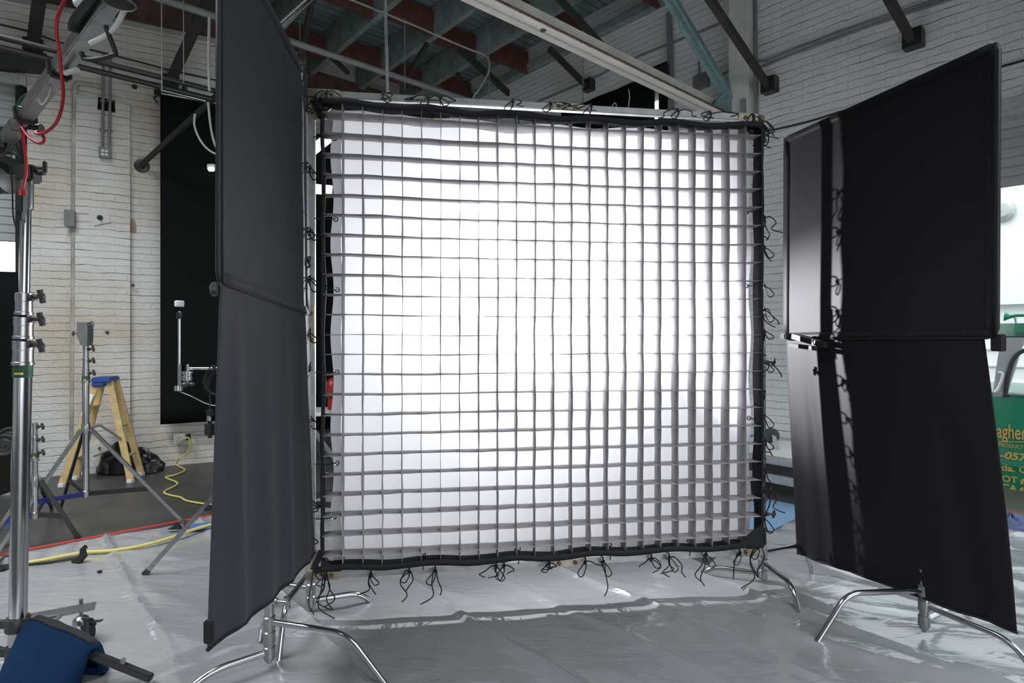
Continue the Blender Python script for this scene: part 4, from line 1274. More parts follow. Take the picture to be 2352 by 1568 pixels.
mb = MB(); s, z = lw(306, 520, .004); mb.prism([LW(s - .03, .0, z + .075), LW(s + .012, .0, z + .07), LW(s + .028, .0, z - .01), LW(s + .02, .0, z - .065), LW(s - .03, .0, z - .07)], LN * .008)
single(mb, 'bare_brick_patch', M_RUSTW, 'small patch of bare reddish brick on the white left wall near the backdrop', 'patch')
for k, (px, py) in enumerate(((246, 763), (305, 655))):
    mb = MB(); mb.torus(lwp(px, py, .055), LN, .014, .006, 12, 6); mb.lathe(lwp(px, py, .05), LN, [(.01, 0), (.007, .02)], 8)
    single(mb, 'wall_bolt', M_RUST, ('rusty ring bolt in the left brick wall above the stepladder' if k == 0 else 'small dark bolt high in the left brick wall beside the backdrop'), 'bolt')
mb = MB(); mb.tube([lwp(166, 1010, .03), lwp(169, 700, .03), lwp(171, 300, .03), lwp(173, 200, .03), lwp(178, 191, .03), lwp(205, 194, .03), lwp(236, 200, .03)], .026, 8); single(mb, 'wall_pipe', mat('dirty_paint', (.40, .37, .32), .7, var=.45, vscale=5), 'dirty painted pipe running up the left brick wall and bending right below the pipe rail', 'pipe')
# round wall hole above (dark plug)
mb = MB(); mb.lathe(lwp(309, 199, .0), LN, [(.028, 0), (.024, .006)], 14); single(mb, 'wall_plug', M_BLKMET, 'round black plug in the left brick wall under the black pipe rail', 'plug')

# black backdrop
s0, h0 = lw(368, 975, .16); s1 = .30
hb1 = lw(372, 214, .16)[1]
bk = thing('backdrop', 'black cloth backdrop hung flat on the left brick wall beside the left flag', 'backdrop', LW((s0 + s1) / 2, .16, h0))
mb = MB(); mb.grid(lambda a, b: LW(s0 + (s1 - s0) * a, .14 + .012 * math.sin(a * 9 + b), h0 + (hb1 - h0) * b), 30, 20); build(mb, 'cloth', M_DUV, bk, solid=.006)
mb = MB(); mb.tube([LW(s0 - .02, .14, hb1), LW(s1, .14, hb1)], .018, 10); build(mb, 'top_bar', M_STEEL, bk)
mb = MB(); mb.box(lwp(362, 212, .18), (.06, .05, .07), None, .01); mb.tube([lwp(362, 218, .2), lwp(354, 226, .2), lwp(363, 236, .2)], .01, 6, smooth=3); build(mb, 'clamp', M_BLKMET, bk)
# low wall outlet with yellow cable
t, c, M = wall_box('outlet_box', M_GREYBOX, 'grey outlet box low on the left wall feeding the yellow cable', 'outlet', 413, 1006, .11, .11, .06, extra=1)
mb = MB(); mb.lathe(c + LN * .03, LN, [(.036, 0), (.036, .012)], 18); build(mb, 'socket_face', M_STEEL, t)
mb = MB(); mb.box(lwp(433, 1003, .12), (.035, .04, .07), None, .006); build(mb, 'plug', M_BLKMET, t)
mb = MB(); mb.tube([lwp(440, 998, .07), lwp(520, 997, .07)], .012, 8); build(mb, 'conduit', M_CONDUIT, t)
mb = MB()
pts = [lwp(416, 1010, .13), lwp(432, 1005, .17), lwp(438, 1020, .15), lwp(432, 1038, .12), lwp(412, 1052, .1), fl(407, 1068, .012), fl(425, 1079, .012), fl(400, 1091, .012), fl(380, 1096, .012), fl(408, 1110, .012), fl(378, 1128, .012), fl(388, 1136, .012), fl(415, 1142, .012), fl(430, 1150, .012), fl(480, 1158, .012), fl(540, 1164, .012)]
mb.tube(pts, .0085, 8, smooth=6)
single(mb, 'extension_cable', M_CABY, 'yellow extension cable squiggling from the low wall outlet over the dark floor', 'cable')
mb = MB()
pts = [fl(560, 1180, .045), fl(500, 1200, .045), fl(450, 1214, .045), fl(400, 1232, .04), fl(330, 1252, .035), fl(260, 1264, .035), fl(200, 1268, .035), fl(150, 1276, .035), fl(110, 1284, .035), fl(60, 1292, .035), fl(-40, 1303, .035)]
mb.tube(pts, .0115, 8, smooth=6)
single(mb, 'extension_cable', M_CABY, 'yellow extension cable lying across the plastic sheet near the red tape', 'cable')
# black cable with clamp lying on the sheet
mb = MB(); mb.tube([fl(190, 1280, .035), fl(120, 1290, .03), fl(60, 1297, .03), fl(-30, 1312, .03)], .008, 8, smooth=4)
ct = thing('floor_clamp', 'black spring clamp with cable standing on the plastic sheet by the yellow cable', 'clamp', fl(190, 1288, .0)); build(mb, 'cable', M_CORD, ct)
mb = MB(); c = fl(186, 1286, .03); mb.tube([c + V((-.05, 0, -.005)), c + V((-.01, 0, .005)), c + V((.015, 0, .03)), c + V((.012, 0, .07)), c + V((.03, 0, .085))], [.016, .026, .024, .016, .014], 10); build(mb, 'jaw', M_BLKMET, ct)
ct = thing('floor_clamp', 'grey pipe stub on a black base lying at the far left of the sheet', 'clamp', fl(22, 1300, .0))
mb = MB(); c = fl(20, 1298, .03); mb.lathe(c, UPV, [(.07, 0), (.065, .03), (.03, .06)], 16); build(mb, 'base', M_BLKMET, ct)
mb = MB(); mb.cyl(c + V((.01, 0, .05)), c + V((.025, 0, .17)), .014); build(mb, 'pipe', M_STEEL, ct)
mb = MB(); c = fl(398, 1216, .03); mb.prism([c + V((-.05, 0, 0)), c + V((.05, 0, 0)), c + V((.04, 0, .025)), c + V((.015, 0, .045)), c + V((-.01, 0, .02))], V((0, .03, 0))); single(mb, 'tape_scrap', M_BLKMET, 'crumpled scrap of black tape sitting on the red tape line', 'tape')
mb = MB(); c = fl(229, 1312, .025); mb.box(c, (.025, .02, .012), None, .003); single(mb, 'small_block', M_BLKMET, 'tiny dark block lying on the plastic sheet left of the left flag', 'block')
# floor wedge of blue tape at left edge
mb = MB(); mb.beam(fl(-60, 1224, .12), fl(38, 1198, .16), .03, .03); single(mb, 'blue_bar', M_TAPEB, 'blue painted bar low behind the rolling stand at the left edge', 'bar')


# ================================================================== ROOF STEEL, PIPES, BRACES
def upt(px, py, v):
    """point under (px,py) on the vertical plane of constant v"""
    r = (px - CX) / FPX
    # X = r Z ; v = -UY X + UX Z
    z = v / (UX - UY * r)
    return V((r * z, z, EYE - (py - HY) / FPX * z))


def upl(px, py, u):
    r = (px - CX) / FPX
    z = u / (UX * r + UY)
    return V((r * z, z, EYE - (py - HY) / FPX * z))


# white I-beam (bottom chord) running to the pier
TV = 3.30
tb = thing('roof_girder', 'pale rust-edged steel girder sloping across the picture down to the white pier', 'girder', R(2.5, TV, 3.75))
a = R(-2.5, TV, 3.86); b = R(6.08, TV, 3.86)
mb = MB(); mb.beam(a, b, .15, .014, bev=.002); mb.beam(a + V((0, 0, .012)) - VD * .035, b + V((0, 0, .012)) - VD * .035, .045, .05); build(mb, 'bottom_flange', M_BEAM, tb)
mb = MB(); mb.beam(a + V((0, 0, .09)) + VD * .03, b + V((0, 0, .09)) + VD * .03, .012, .17); build(mb, 'web', M_BEAM, tb)
mb = MB(); mb.beam(a - VD * .012 - V((0, 0, .012)), b - VD * .012 - V((0, 0, .012)), .022, .012); build(mb, 'conduit_line', M_GREYBOX, tb)
mb = MB()
rnd = random.Random(3)
L = (b - a).length
for k in range(150):
    f = rnd.random(); q = a.lerp(b, f) - VD * rnd.uniform(.066, .082) + V((0, 0, .008)); mb.ball(q, rnd.uniform(.006, .017), (1.6, 1.2, .6), 1)
mb.beam(a - VD * .076 + V((0, 0, .012)), b - VD * .076 + V((0, 0, .012)), .018, .016)
dd = build(mb, 'dirt_crust', M_BEAMD, tb); dd['kind'] = 'stuff'
for f in (.47, .66):
    mb = MB(); c = a.lerp(b, f); mb.box(c - VD * .03 - V((0, 0, .012)), (.05, .05, .02), RM, .008); build(mb, 'rust_patch', M_RUST, tb)
# green diagonal strut of the truss
p1 = upt(1702, 272, TV - .02); p0 = upt(1541, 0, TV - .02); dv = (p0 - p1).normalized()
ts = thing('truss_strut', 'green-grey steel truss strut coming down to the girder end at the white pier', 'strut', p1)
mb = MB()
top = p1 + dv * 3.0
mb.beam(p1, top, .17, .05, up=VD, bev=.006); mb.beam(p1 - VD * .03, top - VD * .03, .03, .03, up=VD); build(mb, 'strut', M_TRUSS, ts)
mb = MB(); c = upt(1690, 262, TV - .06); gp = [upt(1640, 238, TV - .05), upt(1668, 205, TV - .05), upt(1690, 215, TV - .05), upt(1703, 250, TV - .05), upt(1700, 285, TV - .05), upt(1680, 290, TV - .05), upt(1650, 265, TV - .05)]
mb.prism(gp, VD * .012); gs_ = build(mb, 'gusset_plate', M_TRUSS, ts)
for px, py in ((1668, 228), (1676, 240), (1684, 252), (1690, 262), (1676, 258), (1664, 246)):
    mb = MB(); mb.ball(upt(px, py, TV - .055), .014, sub=1); build(mb, 'rivet', M_TRUSS, gs_)
mb = MB(); mb.box(rwp(1712, 262, .12), (.14, .05, .30), RM, .004); build(mb, 'seat_bracket', M_PIPE, ts)


def brace(label, p, q, w=.06, t=.05, m=None, anchor=None, name='sway_brace', group=None, foot_n=None):
    th = thing(name, label, 'brace', p if p.z < q.z else q, group)
    mb = MB(); mb.beam(p, q, w, t, up=VD, bev=.003); build(mb, 'bar', m or M_BRACE, th)
    if anchor is not None:
        c, M, sz = anchor
        mb = MB(); mb.box(c, sz, M, .004); ap = build(mb, 'wall_bracket', M_BLKMET, th)
        mb = MB(); mb.lathe(c + (foot_n or V((0, 0, 0))) * (sz[0] * .5), foot_n or UPV, [(.02, 0), (.018, .012)], 10); build(mb, 'bolt', M_DSTEEL, ap)
    return th


G = 'dark sway braces bolted to the walls'
for (ax_, ay_, bx, by, lab) in ((1764, 198, 1612, -30, 'dark brown sway brace ending in a black wall bracket right of the white pier'),
                                (2094, 92, 2010, -60, 'black sway brace ending in a wall bracket at the top right, above the right flag'),
                                (1348, 198, 1262, 112, 'short dark sway brace ending in a black wall bracket under the pale girder')):
    pa = rwp(ax_, ay_, .08)
    v_ = -UY * pa.x + UX * pa.y
    pb = upt(bx, by, v_ - .05)
    brace(lab, pa, pb, .07, .06, anchor=(rwp(ax_ + 4, ay_ - 2, .06), RM, (.12, .15, .16)), group=G, foot_n=-UD)
for (ax_, ay_, bx, by, lab) in ((392, 184, 490, -25, 'dark brown sway brace above the black pipe rail, left of the left flag'), (76, 102, 96, -40, 'dark sway brace in the top left corner behind the boom arm')):
    pa = lwp(ax_, ay_, .06); pb = at(bx, by, pa.y - .75)
    brace(lab, pa, pb, .10, .07, anchor=(lwp(ax_, ay_ + 2, .03), Matrix((LN, LD, UPV)).transposed(), (.06, .16, .13)), group=G, foot_n=LN)
# braces in the roof space (angle irons seen against the decking)
G2 = 'dark angle-iron braces in the roof space'
for k, (x0, y0, z0, x1, y1, z1, w, lab) in enumerate((
        (722, -20, 6.3, 690, 135, 6.9, .06, 'dark angle-iron brace close beside the top edge of the left flag'),
        (982, 100, 7.2, 930, 188, 7.6, .055, 'dark angle-iron brace hanging between second and third joists, above the frame'),
        (1055, 112, 7.6, 1168, 214, 8.8, .09, 'broad dark roof brace sloping down right behind the flexible conduit'),
        (1278, -10, 6.3, 1432, 158, 7.2, .075, 'dark angle-iron brace crossing above the pale girder to the right wall'),
        (1205, 58, 7.0, 1236, 80, 7.4, .06, 'stubby dark brace end just above the pale girder'),
        (1050, 168, 8.0, 1088, 228, 8.6, .035, 'thin dark brace ending behind the frame top, left of the wall'),
        (748, 118, 7.2, 800, 168, 7.6, .05, 'dark brace running into the shadowed roof corner near the left flag'))):
    brace(lab, at(x0, y0, z0), at(x1, y1, z1), w, .05, group=G2, name='roof_brace')
p = upl(1537, 30, 6.1); q = upl(1540, 262, 6.1)
p = rwp(1537, 28, .06); q = rwp(1542, 268, .06)
brace('slim dark upright channel on the brick wall left of the green truss strut', q, p, .05, .06, m=M_CONDUIT, name='wall_channel')
mb = MB(); mb.box(rwp(1522, 166, .12), (.05, .16, .15), RM, .004); single(mb, 'wall_bracket', M_BLKMET, 'black plate bracket on the slim wall channel under the green strut', 'bracket')


def pipe(name, m, label, cat, pts, r, group=None, smooth=0, hang=None):
    mb = MB(); mb.tube(pts, r, 10, smooth=smooth)
    return single(mb, name, m, label, cat, group)


# pipes below the roof, parallel to the girder
c = at(828, 148, 6.7)
pv, pu = -UY * c.x + UX * c.y, UX * c.x + UY * c.y
pipe('sprinkler_pipe', M_PIPE, 'long pale grey pipe running just above the diffusion frame from the left flag', 'pipe', [R(pu - 3.2, pv, c.z), R(pu + 2.2, pv, c.z)], .035)
c = at(907, 40, 5.6); pv, pu = -UY * c.x + UX * c.y, UX * c.x + UY * c.y
a = R(pu - 2.2, pv, c.z); 
pipe('conduit_pipe', M_PIPE, 'thin grey conduit under the joists that bends down into a flexible loop behind the frame', 'conduit', [a, c, at(1000, 80, 6.05), at(1075, 112, 6.3), at(1108, 124, 6.4), at(1121, 135, 6.4), at(1124, 152, 6.4), at(1118, 175, 6.4), at(1100, 205, 6.4), at(1088, 222, 6.4), at(1085, 245, 6.4)], .011, smooth=5)
# flexible metal hose hanging from the roof
mb = MB(); p0, p1 = at(884, -20, 5.2), at(890, 212, 5.2)
prof = []
Lh = (p1 - p0).length; n_ = 150
for k in range(n_ + 1):
    prof.append((.0135 + (.0035 if k % 2 else 0), Lh * k / n_))
mb.lathe(p0, p1 - p0, prof, 8)
single(mb, 'flexible_hose', M_PIPE, 'ribbed flexible metal conduit hanging straight down behind the frame top', 'conduit')
# wire drops
for k, (x, y0, y1, z, lab) in enumerate(((606, 0, 60, 6, ''), (371, -30, 208, 5.1, 'thin wire dropping from the roof to the left end of the black backdrop'), (421, -30, 190, 5.25, 'grey rope dropping from the roof to the silver clip on the pipe rail'),
                                         (929, 40, 208, 6.9, 'thin wire hanging right of the ribbed flexible conduit'), (1124, -20, 30, 6.6, 'short thin wire at the top edge left of the pale girder'), (1123, 85, 222, 6.9, 'thin wire hanging beside the looped flexible conduit above the frame'),
                                         (1338, 10, 245, 7.1, 'thin wire crossing the pale girder down to the frame top'), (1279, 40, 100, 7.0, 'thin wire hanging under the joists above the pale girder'), (688, 45, 120, 6.6, 'thin wire hanging close by the top edge of the left flag'), (1010, 178, 212, 8, 'short thin wire in the shadow above the frame top'))):
    if not lab:
        continue
    mb = MB(); mb.cyl(at(x, y0, z), at(x + 1, y1, z), .005, n=6); single(mb, 'hanging_wire', M_PIPE, lab, 'wire', 'wires hanging from the roof')
mb = MB(); mb.tube([at(1444, 205, 7.2), at(1446, 225, 7.2), at(1442, 252, 7.2)], .006, 6, smooth=3); single(mb, 'white_cable', M_WHITE, 'thin white cable hanging before the dark covered window', 'cable'); mb = MB(); mb.tube([at(1405, 246, 7.0), at(1412, 236, 7.0), at(1416, 244, 7.0), at(1408, 250, 7.0)], .005, 6, smooth=3)
single(mb, 'white_cable', M_WHITE, 'small white cable hook just above the frame top, before the dark covered window', 'cable')

# pipe rail grid at the upper left
hr = 3.73
c = at(300, 165, 5.0); pv, pu = -UY * c.x + UX * c.y, UX * c.x + UY * c.y
pr = thing('pipe_rail', 'twin black pipe rail hung from the roof in front of the left brick wall', 'pipe rail', R(pu, pv, c.z))
for dz, dvv in ((0.02, 0), (-.045, .05)):
    mb = MB(); mb.cyl(R(pu - 3, pv + dvv, c.z + dz), R(pu + 1.6, pv + dvv, c.z + dz), .024, n=12); build(mb, 'pipe', M_BLKMET, pr)
mb = MB(); cc_ = R(pu, pv, c.z); k_ = at(423, 197, 5.33); mb.box(k_, (.03, .07, .09), None, .008); mb.tube([k_ + V((0, 0, -.04)), k_ + V((.005, 0, -.08)), k_ + V((-.01, 0, -.09))], .008, 6); build(mb, 'clip', M_CHROME, pr)
pipe('backdrop_rail', M_STEEL, 'thin silver rail just under the twin black pipe rail, above the backdrop', 'rail', [at(372, 207, 5.9), at(520, 243, 6.3)], .016)
# dark beam/soffit on top left behind the rail
mb = MB(); mb.beam(lwp(-200, 118, .1), lwp(112, 148, .1), .12, .17); single(mb, 'shutter_hood', M_BLKMET, 'black roller hood above the left roll-up shutter', 'hood', smooth=False)
mb = MB(); mb.tube([at(-30, 112, 5.2), at(20, 117, 5.2), at(60, 123, 5.2), at(75, 124, 5.2)], .012, 8); single(mb, 'power_cable', M_RED, 'red cable lying along the black pipe rail at the far left edge', 'cable')
# diagonal pipe from the wall flange up to the rail
wf = lwp(326, 381, .0)
db = thing('diagonal_pipe', 'black diagonal pipe rising from a round flange on the left wall to the pipe rail', 'pipe', wf)
e = at(520, 200, 5.35)
mb = MB(); mb.cyl(wf + LN * .05, e, .028, n=12); build(mb, 'pipe', M_BLKMET, db)
mb = MB(); mb.lathe(wf, LN, [(.075, 0), (.07, .02), (.04, .03), (.035, .06)], 18); build(mb, 'flange', M_DSTEEL, db)
# shiny second pipe pair at the top near the left flag
mb = MB(); mb.cyl(at(635, 62, 4.2), at(735, -30, 3.6), .020, n=10); mb.cyl(at(645, 66, 4.25), at(750, -30, 3.65), .012, n=10); single(mb, 'pipe_pair', M_CHROME, 'pair of shiny slanted pipes at the top edge right beside the left flag', 'pipe')
# ropes by the left flag
mb = MB(); mb.tube([at(481, 40, 4.8), at(479, 120, 4.8), at(481, 210, 4.8)], .012, 8); single(mb, 'hanging_rope', M_PIPE, 'grey rope hanging down to the pipe rail close to the left flag', 'rope')
mb = MB(); mb.tube([at(478, 235, 4.9), at(484, 290, 4.9), at(493, 330, 4.9), at(505, 350, 4.9)], .010, 8, smooth=5); single(mb, 'hanging_rope', M_PIPE, 'grey rope falling in front of the black backdrop, inner one by the left flag', 'rope')
mb = MB(); mb.tube([at(448, 262, 4.9), at(447, 290, 4.9), at(460, 322, 4.9), at(480, 345, 4.9), at(505, 358, 4.9)], .009, 8, smooth=5); single(mb, 'hanging_rope', M_PIPE, 'grey rope swagged in front of the black backdrop, outer one by the left flag', 'rope')
mb = MB(); mb.tube([lwp(-40, 46, .05), lwp(60, 70, .05), lwp(130, 95, .05), lwp(265, 128, .05), lwp(380, 158, .05), lwp(500, 185, .05)], .008, 6); single(mb, 'wall_cable', M_CORD, 'thin dark cable strung along the upper left brick wall', 'cable')
# small work light clipped near the flag
q_ = lwp(487, 390, .20)
wl = thing('work_light', 'small lit white work light in front of the black backdrop beside the left flag', 'work light', q_)
mb = MB(); mb.box(q_ + V((-.004, 0, .028)), (.085, .06, .065), None, .008); build(mb, 'housing', M_WHITE, wl)
mb = MB(); mb.box(q_ + V((.01, -.035, -.004)), (.06, .03, .042), None, .006); build(mb, 'lens', mat('lit_lens', (.9, .95, .9), .4, emit=(.95, 1, .95), estr=3), wl)

# ------------------------------------------------------------------ things on the right wall
def wpipe(pts, r, label, off=.03, m=None, name='wall_conduit'):
    mb = MB(); mb.tube([rwp(x, y, off) for x, y in pts], r, 8, smooth=3)
    return single(mb, name, m or M_CONDUIT, label, 'conduit', 'conduits on the right brick wall')


wpipe([(1652, 180), (1668, 166), (1690, 158), (1740, 141), (1765, 137), (1840, 107), (1990, 52), (2160, -4), (2400, -80)], .013, 'upper of two parallel conduits running up right across the right brick wall', .09)
wpipe([(1738, 165), (1742, 156), (1760, 149), (1840, 117), (1990, 62), (2170, 2), (2400, -66)], .013, 'lower of two parallel conduits running up right across the right brick wall')
wpipe([(1225, 238), (1367, 178), (1400, 160), (1485, 122), (1575, 86), (1690, 40)], .014, 'single conduit on the brick wall passing behind the green truss strut')
wpipe([(1740, 306), (1850, 281), (1945, 252), (2120, 202), (2300, 153), (2400, 124)], .010, 'thin cable line on the brick wall just above the right flag', .02, M_CORD, 'wall_cable')
wpipe([(1735, -10), (1736, 120), (1738, 285)], .018, 'vertical conduit along the right edge of the white pier')
wpipe([(1606, 140), (1606, 182)], .012, 'short vertical conduit dropping to the dark box on the brick wall')
mb = MB(); mb.box(rwp(1611, 187, .04), (.08, .19, .17), RM, .01); single(mb, 'junction_box', M_CONDUIT, 'grey junction box on the brick wall beside the green truss strut', 'junction box')
# window covered in black cloth, bright slit at its edge
vw0 = rw(1521, 250)[0]; vw1 = rw(1340, 250)[0]
mb = MB(); zt_ = 4.72
w1 = struct(MB().box(R(6.19, (vw0 + vw1) / 2, 2.9), (.06, vw1 - vw0 + .1, 3.0), RM), 'window_1', M_GLOW)
mb = MB(); mb.box(R(6.15, vw0 - .05, 3.2), (.08, .08, 3.1), RM); build(mb, 'window_frame', M_DUV, w1)
mb = MB(); mb.grid(lambda a, b: R(6.10 + .012 * math.sin(a * 20), vw0 + .045 + (vw1 - vw0 + .3) * a, 1.2 + (zt_ - 1.2) * b), 30, 10)
single(mb, 'window_drape', M_DUV, 'black drape over the window on the right brick wall, under the pale girder', 'drape', solid=.01)
for k, (x, y) in enumerate(((1478, 178), (1494, 170), (1512, 186))):
    mb = MB(); c = rwp(x, y, .06); mb.box(c, (.01, .11, .02), RM); build(mb, 'light_slit', M_GLOW, w1)
mb = MB(); mb.box(rwp(1500, 180, .05), (.02, .55, .28), RM); build(mb, 'louvre_panel', M_DUV, w1)

# ------------------------------------------------------------------ seen through the gap beside the frame: black drapes and lit tubes
mb = MB(); mb.grid(lambda a, b: V((at(690, 900, 7.2).x + (at(860, 900, 7.8).x - at(690, 900, 7.2).x) * a, 7.2 + .6 * a, .25 + 3.75 * b)) + V((0, .03 * math.sin(a * 40), 0)), 40, 8)
single(mb, 'black_drape', M_DUV, 'black drape seen through the gap between frame edge and diffusion cloth', 'drape', solid=.01)
for k, (x0, y0, x1, y1, lab) in enumerate(((718, 345, 760, 312, 'upper lit tube light seen through the gap left of the diffusion cloth'), (715, 433, 762, 437, 'lower lit tube light seen through the gap left of the diffusion cloth'))):
    mb = MB(); mb.beam(at(x0, y0, 7.0), at(x1, y1, 7.0), .04, .11); single(mb, 'tube_light', M_TUBE, lab, 'tube light', smooth=False)  # lit tubes placed in mid-air, no suspension built
mb = MB(); mb.ball(at(765, 893, 6.4), .10, (.9, .9, 1.3), 3); mb.cyl(at(765, 915, 6.4), at(765, 940, 6.4), .06); single(mb, 'red_canister', M_REDB, 'dark red rounded canister seen through the gap beside the frame', 'canister')
tt = thing('folding_table', 'white-topped table seen low through the gap beside the frame', 'table', V((-2.1, 6.6, 0)))
c = at(750, 945, 6.6)
mb = MB(); mb.box((c.x, 6.6, c.z), (.9, .5, .04), None, .005); build(mb, 'tabletop', M_WHITE, tt)
for q in (-.4, .4):
    mb = MB(); mb.cyl((c.x + q, 6.6, 0), (c.x + q, 6.6, c.z), .016); build(mb, 'leg', M_STEEL, tt)
rcx = at(765, 941, 6.4)

# ------------------------------------------------------------------ truck outside, blue cloth, right edge
TU = 7.15


def T(px, py, du=0.0):
    v, h = rw(px, py, TU + du)
    return R(TU + du, v, h)


tk = thing('truck', 'green truck cab with gold lettering parked outside the right roll-up door', 'truck', R(TU + .9, 1.0, -.45))
vA = rw(2240, 900, TU)[0] + 1.2; vB = rw(2352, 900, TU)[0] - 2.2
hsill = rw(2320, 905, TU)[1]; hbot = rw(2320, 1132, TU)[1]; hroof0 = rw(2320, 772, TU)[1]; hroof1 = rw(2320, 742, TU)[1]
mb = MB(); mb.box(R(TU + .9, (vA + vB) / 2, (hsill + hbot) / 2), (1.8, vA - vB, hsill - hbot), RM, .03); mb.beam(R(TU - .005, vA - .1, hbot + (hsill - hbot) * .28), R(TU - .005, vB + .1, hbot + (hsill - hbot) * .28), .03, .02, bev=.008); body = build(mb, 'body_panel', M_TGREEN, tk)
mb = MB(); mb.box(R(TU + .9, (vA + vB) / 2 - .5, (hroof0 + hroof1) / 2), (1.7, vA - vB - 1.4, hroof1 - hroof0), RM, .04); build(mb, 'roof', M_TGREEN, tk)
mb = MB(); mb.beam(R(TU + .04, vA - 1.2, hroof0 - .012), R(TU + .04, vB + .2, hroof0 - .012), .02, .025); build(mb, 'roof_seal', M_RUBBER, tk)
mb = MB(); mb.beam(R(TU + .0, vA - .1, hsill + .005), R(TU + .0, vB + .1, hsill + .005), .03, .016); build(mb, 'window_ledge', M_TGREY, tk)
mb = MB(); mb.prism([T(2279, 912), T(2309, 912), T(2345, 800), T(2356, 775), T(2300, 775), T(2290, 830)], UD * .07); build(mb, 'windscreen_pillar', M_TGREY, tk)
mb = MB(); mb.tube([T(2309, 912, -.01), T(2314, 870, -.01), T(2326, 828, -.01), T(2345, 808, -.01), T(2380, 800, -.01), T(2480, 800, -.01)], .018, 8, smooth=4); build(mb, 'window_seal', M_RUBBER, tk)
mb = MB(); mb.tube([T(2293, 855, -.02), T(2303, 858, -.02), T(2300, 875, -.02), T(2291, 895, -.02), T(2284, 900, -.02)], .012, 8, smooth=4); build(mb, 'grab_handle', M_WHITE, tk)
mb = MB(); mb.beam(R(TU + .02, vA - .3, hbot - .05), R(TU + .02, vB + .1, hbot - .05), .1, .10); build(mb, 'side_skirt', M_BLKMET, tk)
mb = MB(); mb.beam(R(TU - .06, vA - .3, hbot - .14), R(TU - .06, vB + .1, hbot - .14), .22, .05); build(mb, 'step', M_TREAD, tk)
hn = build(MB().tube([T(2308, 726, .2), T(2320, 727, .2), T(2335, 724, .2), T(2400, 724, .2)], [.05, .02, .016, .016], 10), 'roof_horn', M_TGREEN, tk)
build(MB().cyl(T(2332, 726, .2), T(2334, 745, .2), .012), 'horn_stay', M_STEEL, hn)
for vv in (vA - .55, vB + .6):
    mb = MB(); mb.lathe(R(TU + .05, vv, hbot - .12), UD, [(.18, 0), (.36, .01), (.40, .06), (.40, .22), (.36, .26)], 28); wh = build(mb, 'wheel', M_RUBBER, tk)


def text(s, px, py, hgt, m, shear=0.0, bold=.0, name='lettering', sx=1.0):
    cu = bpy.data.curves.new('txt', 'FONT'); cu.body = s; cu.size = 1.0; cu.extrude = .02; cu.shear = shear; cu.offset = bold
    o = bpy.data.objects.new('txt', cu); C.objects.link(o)
    bpy.context.view_layer.update()
    dg = bpy.context.evaluated_depsgraph_get()
    me = bpy.data.meshes.new_from_object(o.evaluated_get(dg))
    bpy.data.objects.remove(o)
    p = T(px, py, -.016)
    M = Matrix((( -VD.x, 0, -UD.x), (-VD.y, 0, -UD.y), (0, 1, 0))).to_4x4()
    me.transform(Matrix.Diagonal((hgt * sx, hgt, hgt * .2, 1)))
    me.transform(M)
    me.transform(Matrix.Translation(p - ORG[tk]))
    me.materials.clear(); me.materials.append(m)
    me.name = name
    ob = bpy.data.objects.new(name, me); C.objects.link(ob); ob.parent = tk; ORG[ob] = ORG[tk]
    return ob


k_ = T(2300, 900).y / FPX                       # metres per pixel at the cab side
text('agher', 2289, 1003, 45 * k_, M_GOLD, bold=.012, sx=.52)
text('PRODUCTION', 2293, 1024, 11 * k_, M_GOLD, bold=.01, sx=.86)
mb = MB(); mb.beam(T(2286, 1014, -.012), T(2380, 1015, -.012), .006, .006); build(mb, 'gold_line', M_GOLD, tk)
text('-057', 2296, 1051, 22 * k_, M_GOLD, shear=.2, bold=.035, sx=1.1)
text('da, C', 2300, 1079, 20 * k_, M_GOLD, bold=.03, sx=1.05)
text('OT #2', 2301, 1104, 19 * k_, M_GOLD, bold=.03, sx=1.0)
text('CA #5', 2301, 1123, 19 * k_, M_GOLD, bold=.03, sx=1.0)
# blue cloth heap
mb = MB(); cb = fl(2322, 1222)


def rag(a, b):
    th = 2 * PI * a; ph = b * PI / 2
    r = 1 + .25 * noise.noise(V((math.cos(th) * 2.2, math.sin(th) * 2.2, ph * 3)))
    return cb + V((math.cos(th) * math.cos(ph) * .15 * r, math.sin(th) * math.cos(ph) * .11 * r, .015 + .11 * math.sin(ph) * r + .012 * math.sin(th * 7 + ph * 4)))


mb.grid(rag, 48, 14); single(mb, 'blue_cloth', M_DENIM, 'rumpled blue-grey cloth heap on the plastic sheet beside the right flag', 'cloth')

# ================================================================== LIGHT, WORLD, CAMERA
def look(o, target):
    o.rotation_euler = (V(target) - o.location).to_track_quat('-Z', 'Y').to_euler()


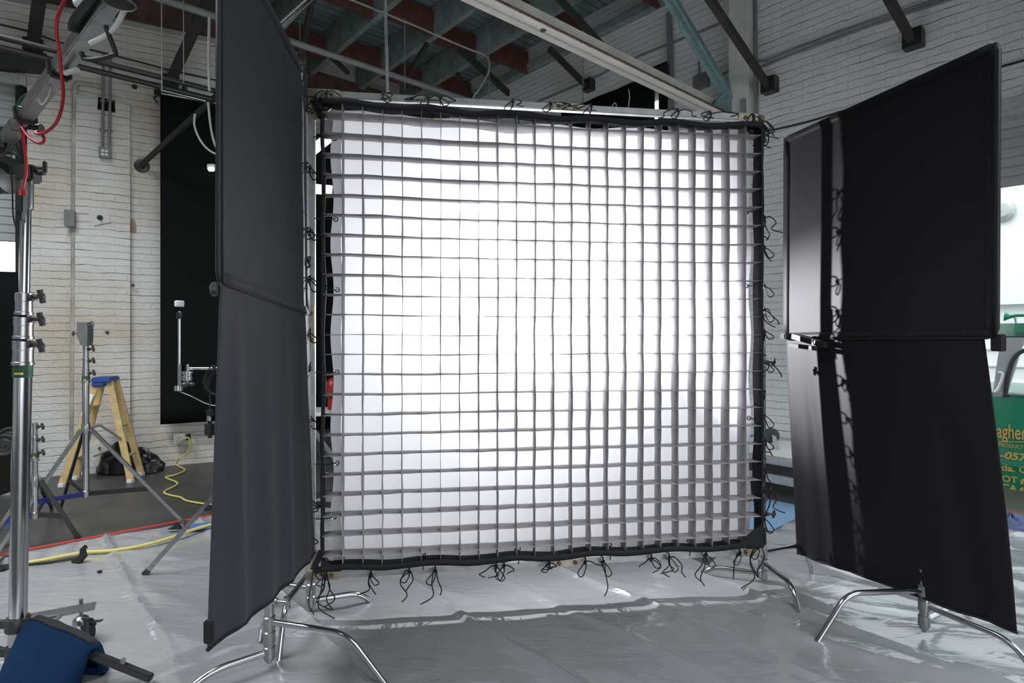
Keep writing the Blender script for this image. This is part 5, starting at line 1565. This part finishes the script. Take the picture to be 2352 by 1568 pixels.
def spot(name, e, loc, target, size, blend, soft=.03):
    l = bpy.data.lights.new(name, 'SPOT'); l.energy = e; l.spot_size = math.radians(size); l.spot_blend = blend; l.shadow_soft_size = soft; l.color = (.96, .975, 1.0)
    o = bpy.data.objects.new(name, l); C.objects.link(o); o.location = loc; look(o, target); return o


LPOS = F(1.16, .85, 1.66)
spot('studio_lamp', 215, LPOS, F(1.24, 0, 1.70), 158, .35)
spot('studio_lamp_beam', 500, LPOS, F(1.40, 0, 1.80), 84, .45)
spot('studio_lamp_spill', 1050, LPOS, at(1870, 800, 3.3), 44, .9, .025)

def overhead_fill(name, e, p, sx, sy):  # area light added overhead for ambient fill; the roof deck has no opening
    l = bpy.data.lights.new(name, 'AREA'); l.shape = 'RECTANGLE'; l.size = sx; l.size_y = sy; l.energy = e; l.color = (.93, .97, 1.0); l.spread = math.radians(125)
    o = bpy.data.objects.new(name, l); C.objects.link(o); o.location = p; o.rotation_euler = (0, 0, math.atan2(UY, UX)); return o


overhead_fill('overhead_fill', 300, R(1.9, -3.2, 5.45), 5.5, 3.5)
overhead_fill('overhead_fill', 230, R(-1.4, 4.4, 5.4), 2.6, 2.6)
overhead_fill('overhead_fill', 90, R(-3.6, 1.6, 5.45), 2.5, 2.5)

w = bpy.data.worlds.new('world'); S.world = w; w.use_nodes = True
bg = w.node_tree.nodes['Background']; bg.inputs[0].default_value = (.86, .94, 1.0, 1); bg.inputs[1].default_value = 4.0

cam = bpy.data.cameras.new('camera'); co = bpy.data.objects.new('camera', cam); C.objects.link(co)
co.location = (0, 0, EYE); co.rotation_euler = (PI / 2, 0, 0)
cam.sensor_width = 36; cam.sensor_fit = 'HORIZONTAL'; cam.lens = FPX / 2352 * 36; cam.shift_y = -(784 - HY) / 2352; cam.clip_start = .05; cam.clip_end = 200
S.camera = co
S.view_settings.view_transform = 'Standard'; S.view_settings.look = 'None'; S.view_settings.exposure = 0; S.view_settings.gamma = 1; S.view_settings.use_curve_mapping = False
S.cycles.max_bounces = 10; S.cycles.diffuse_bounces = 5; S.cycles.transmission_bounces = 4; S.cycles.sample_clamp_indirect = 4
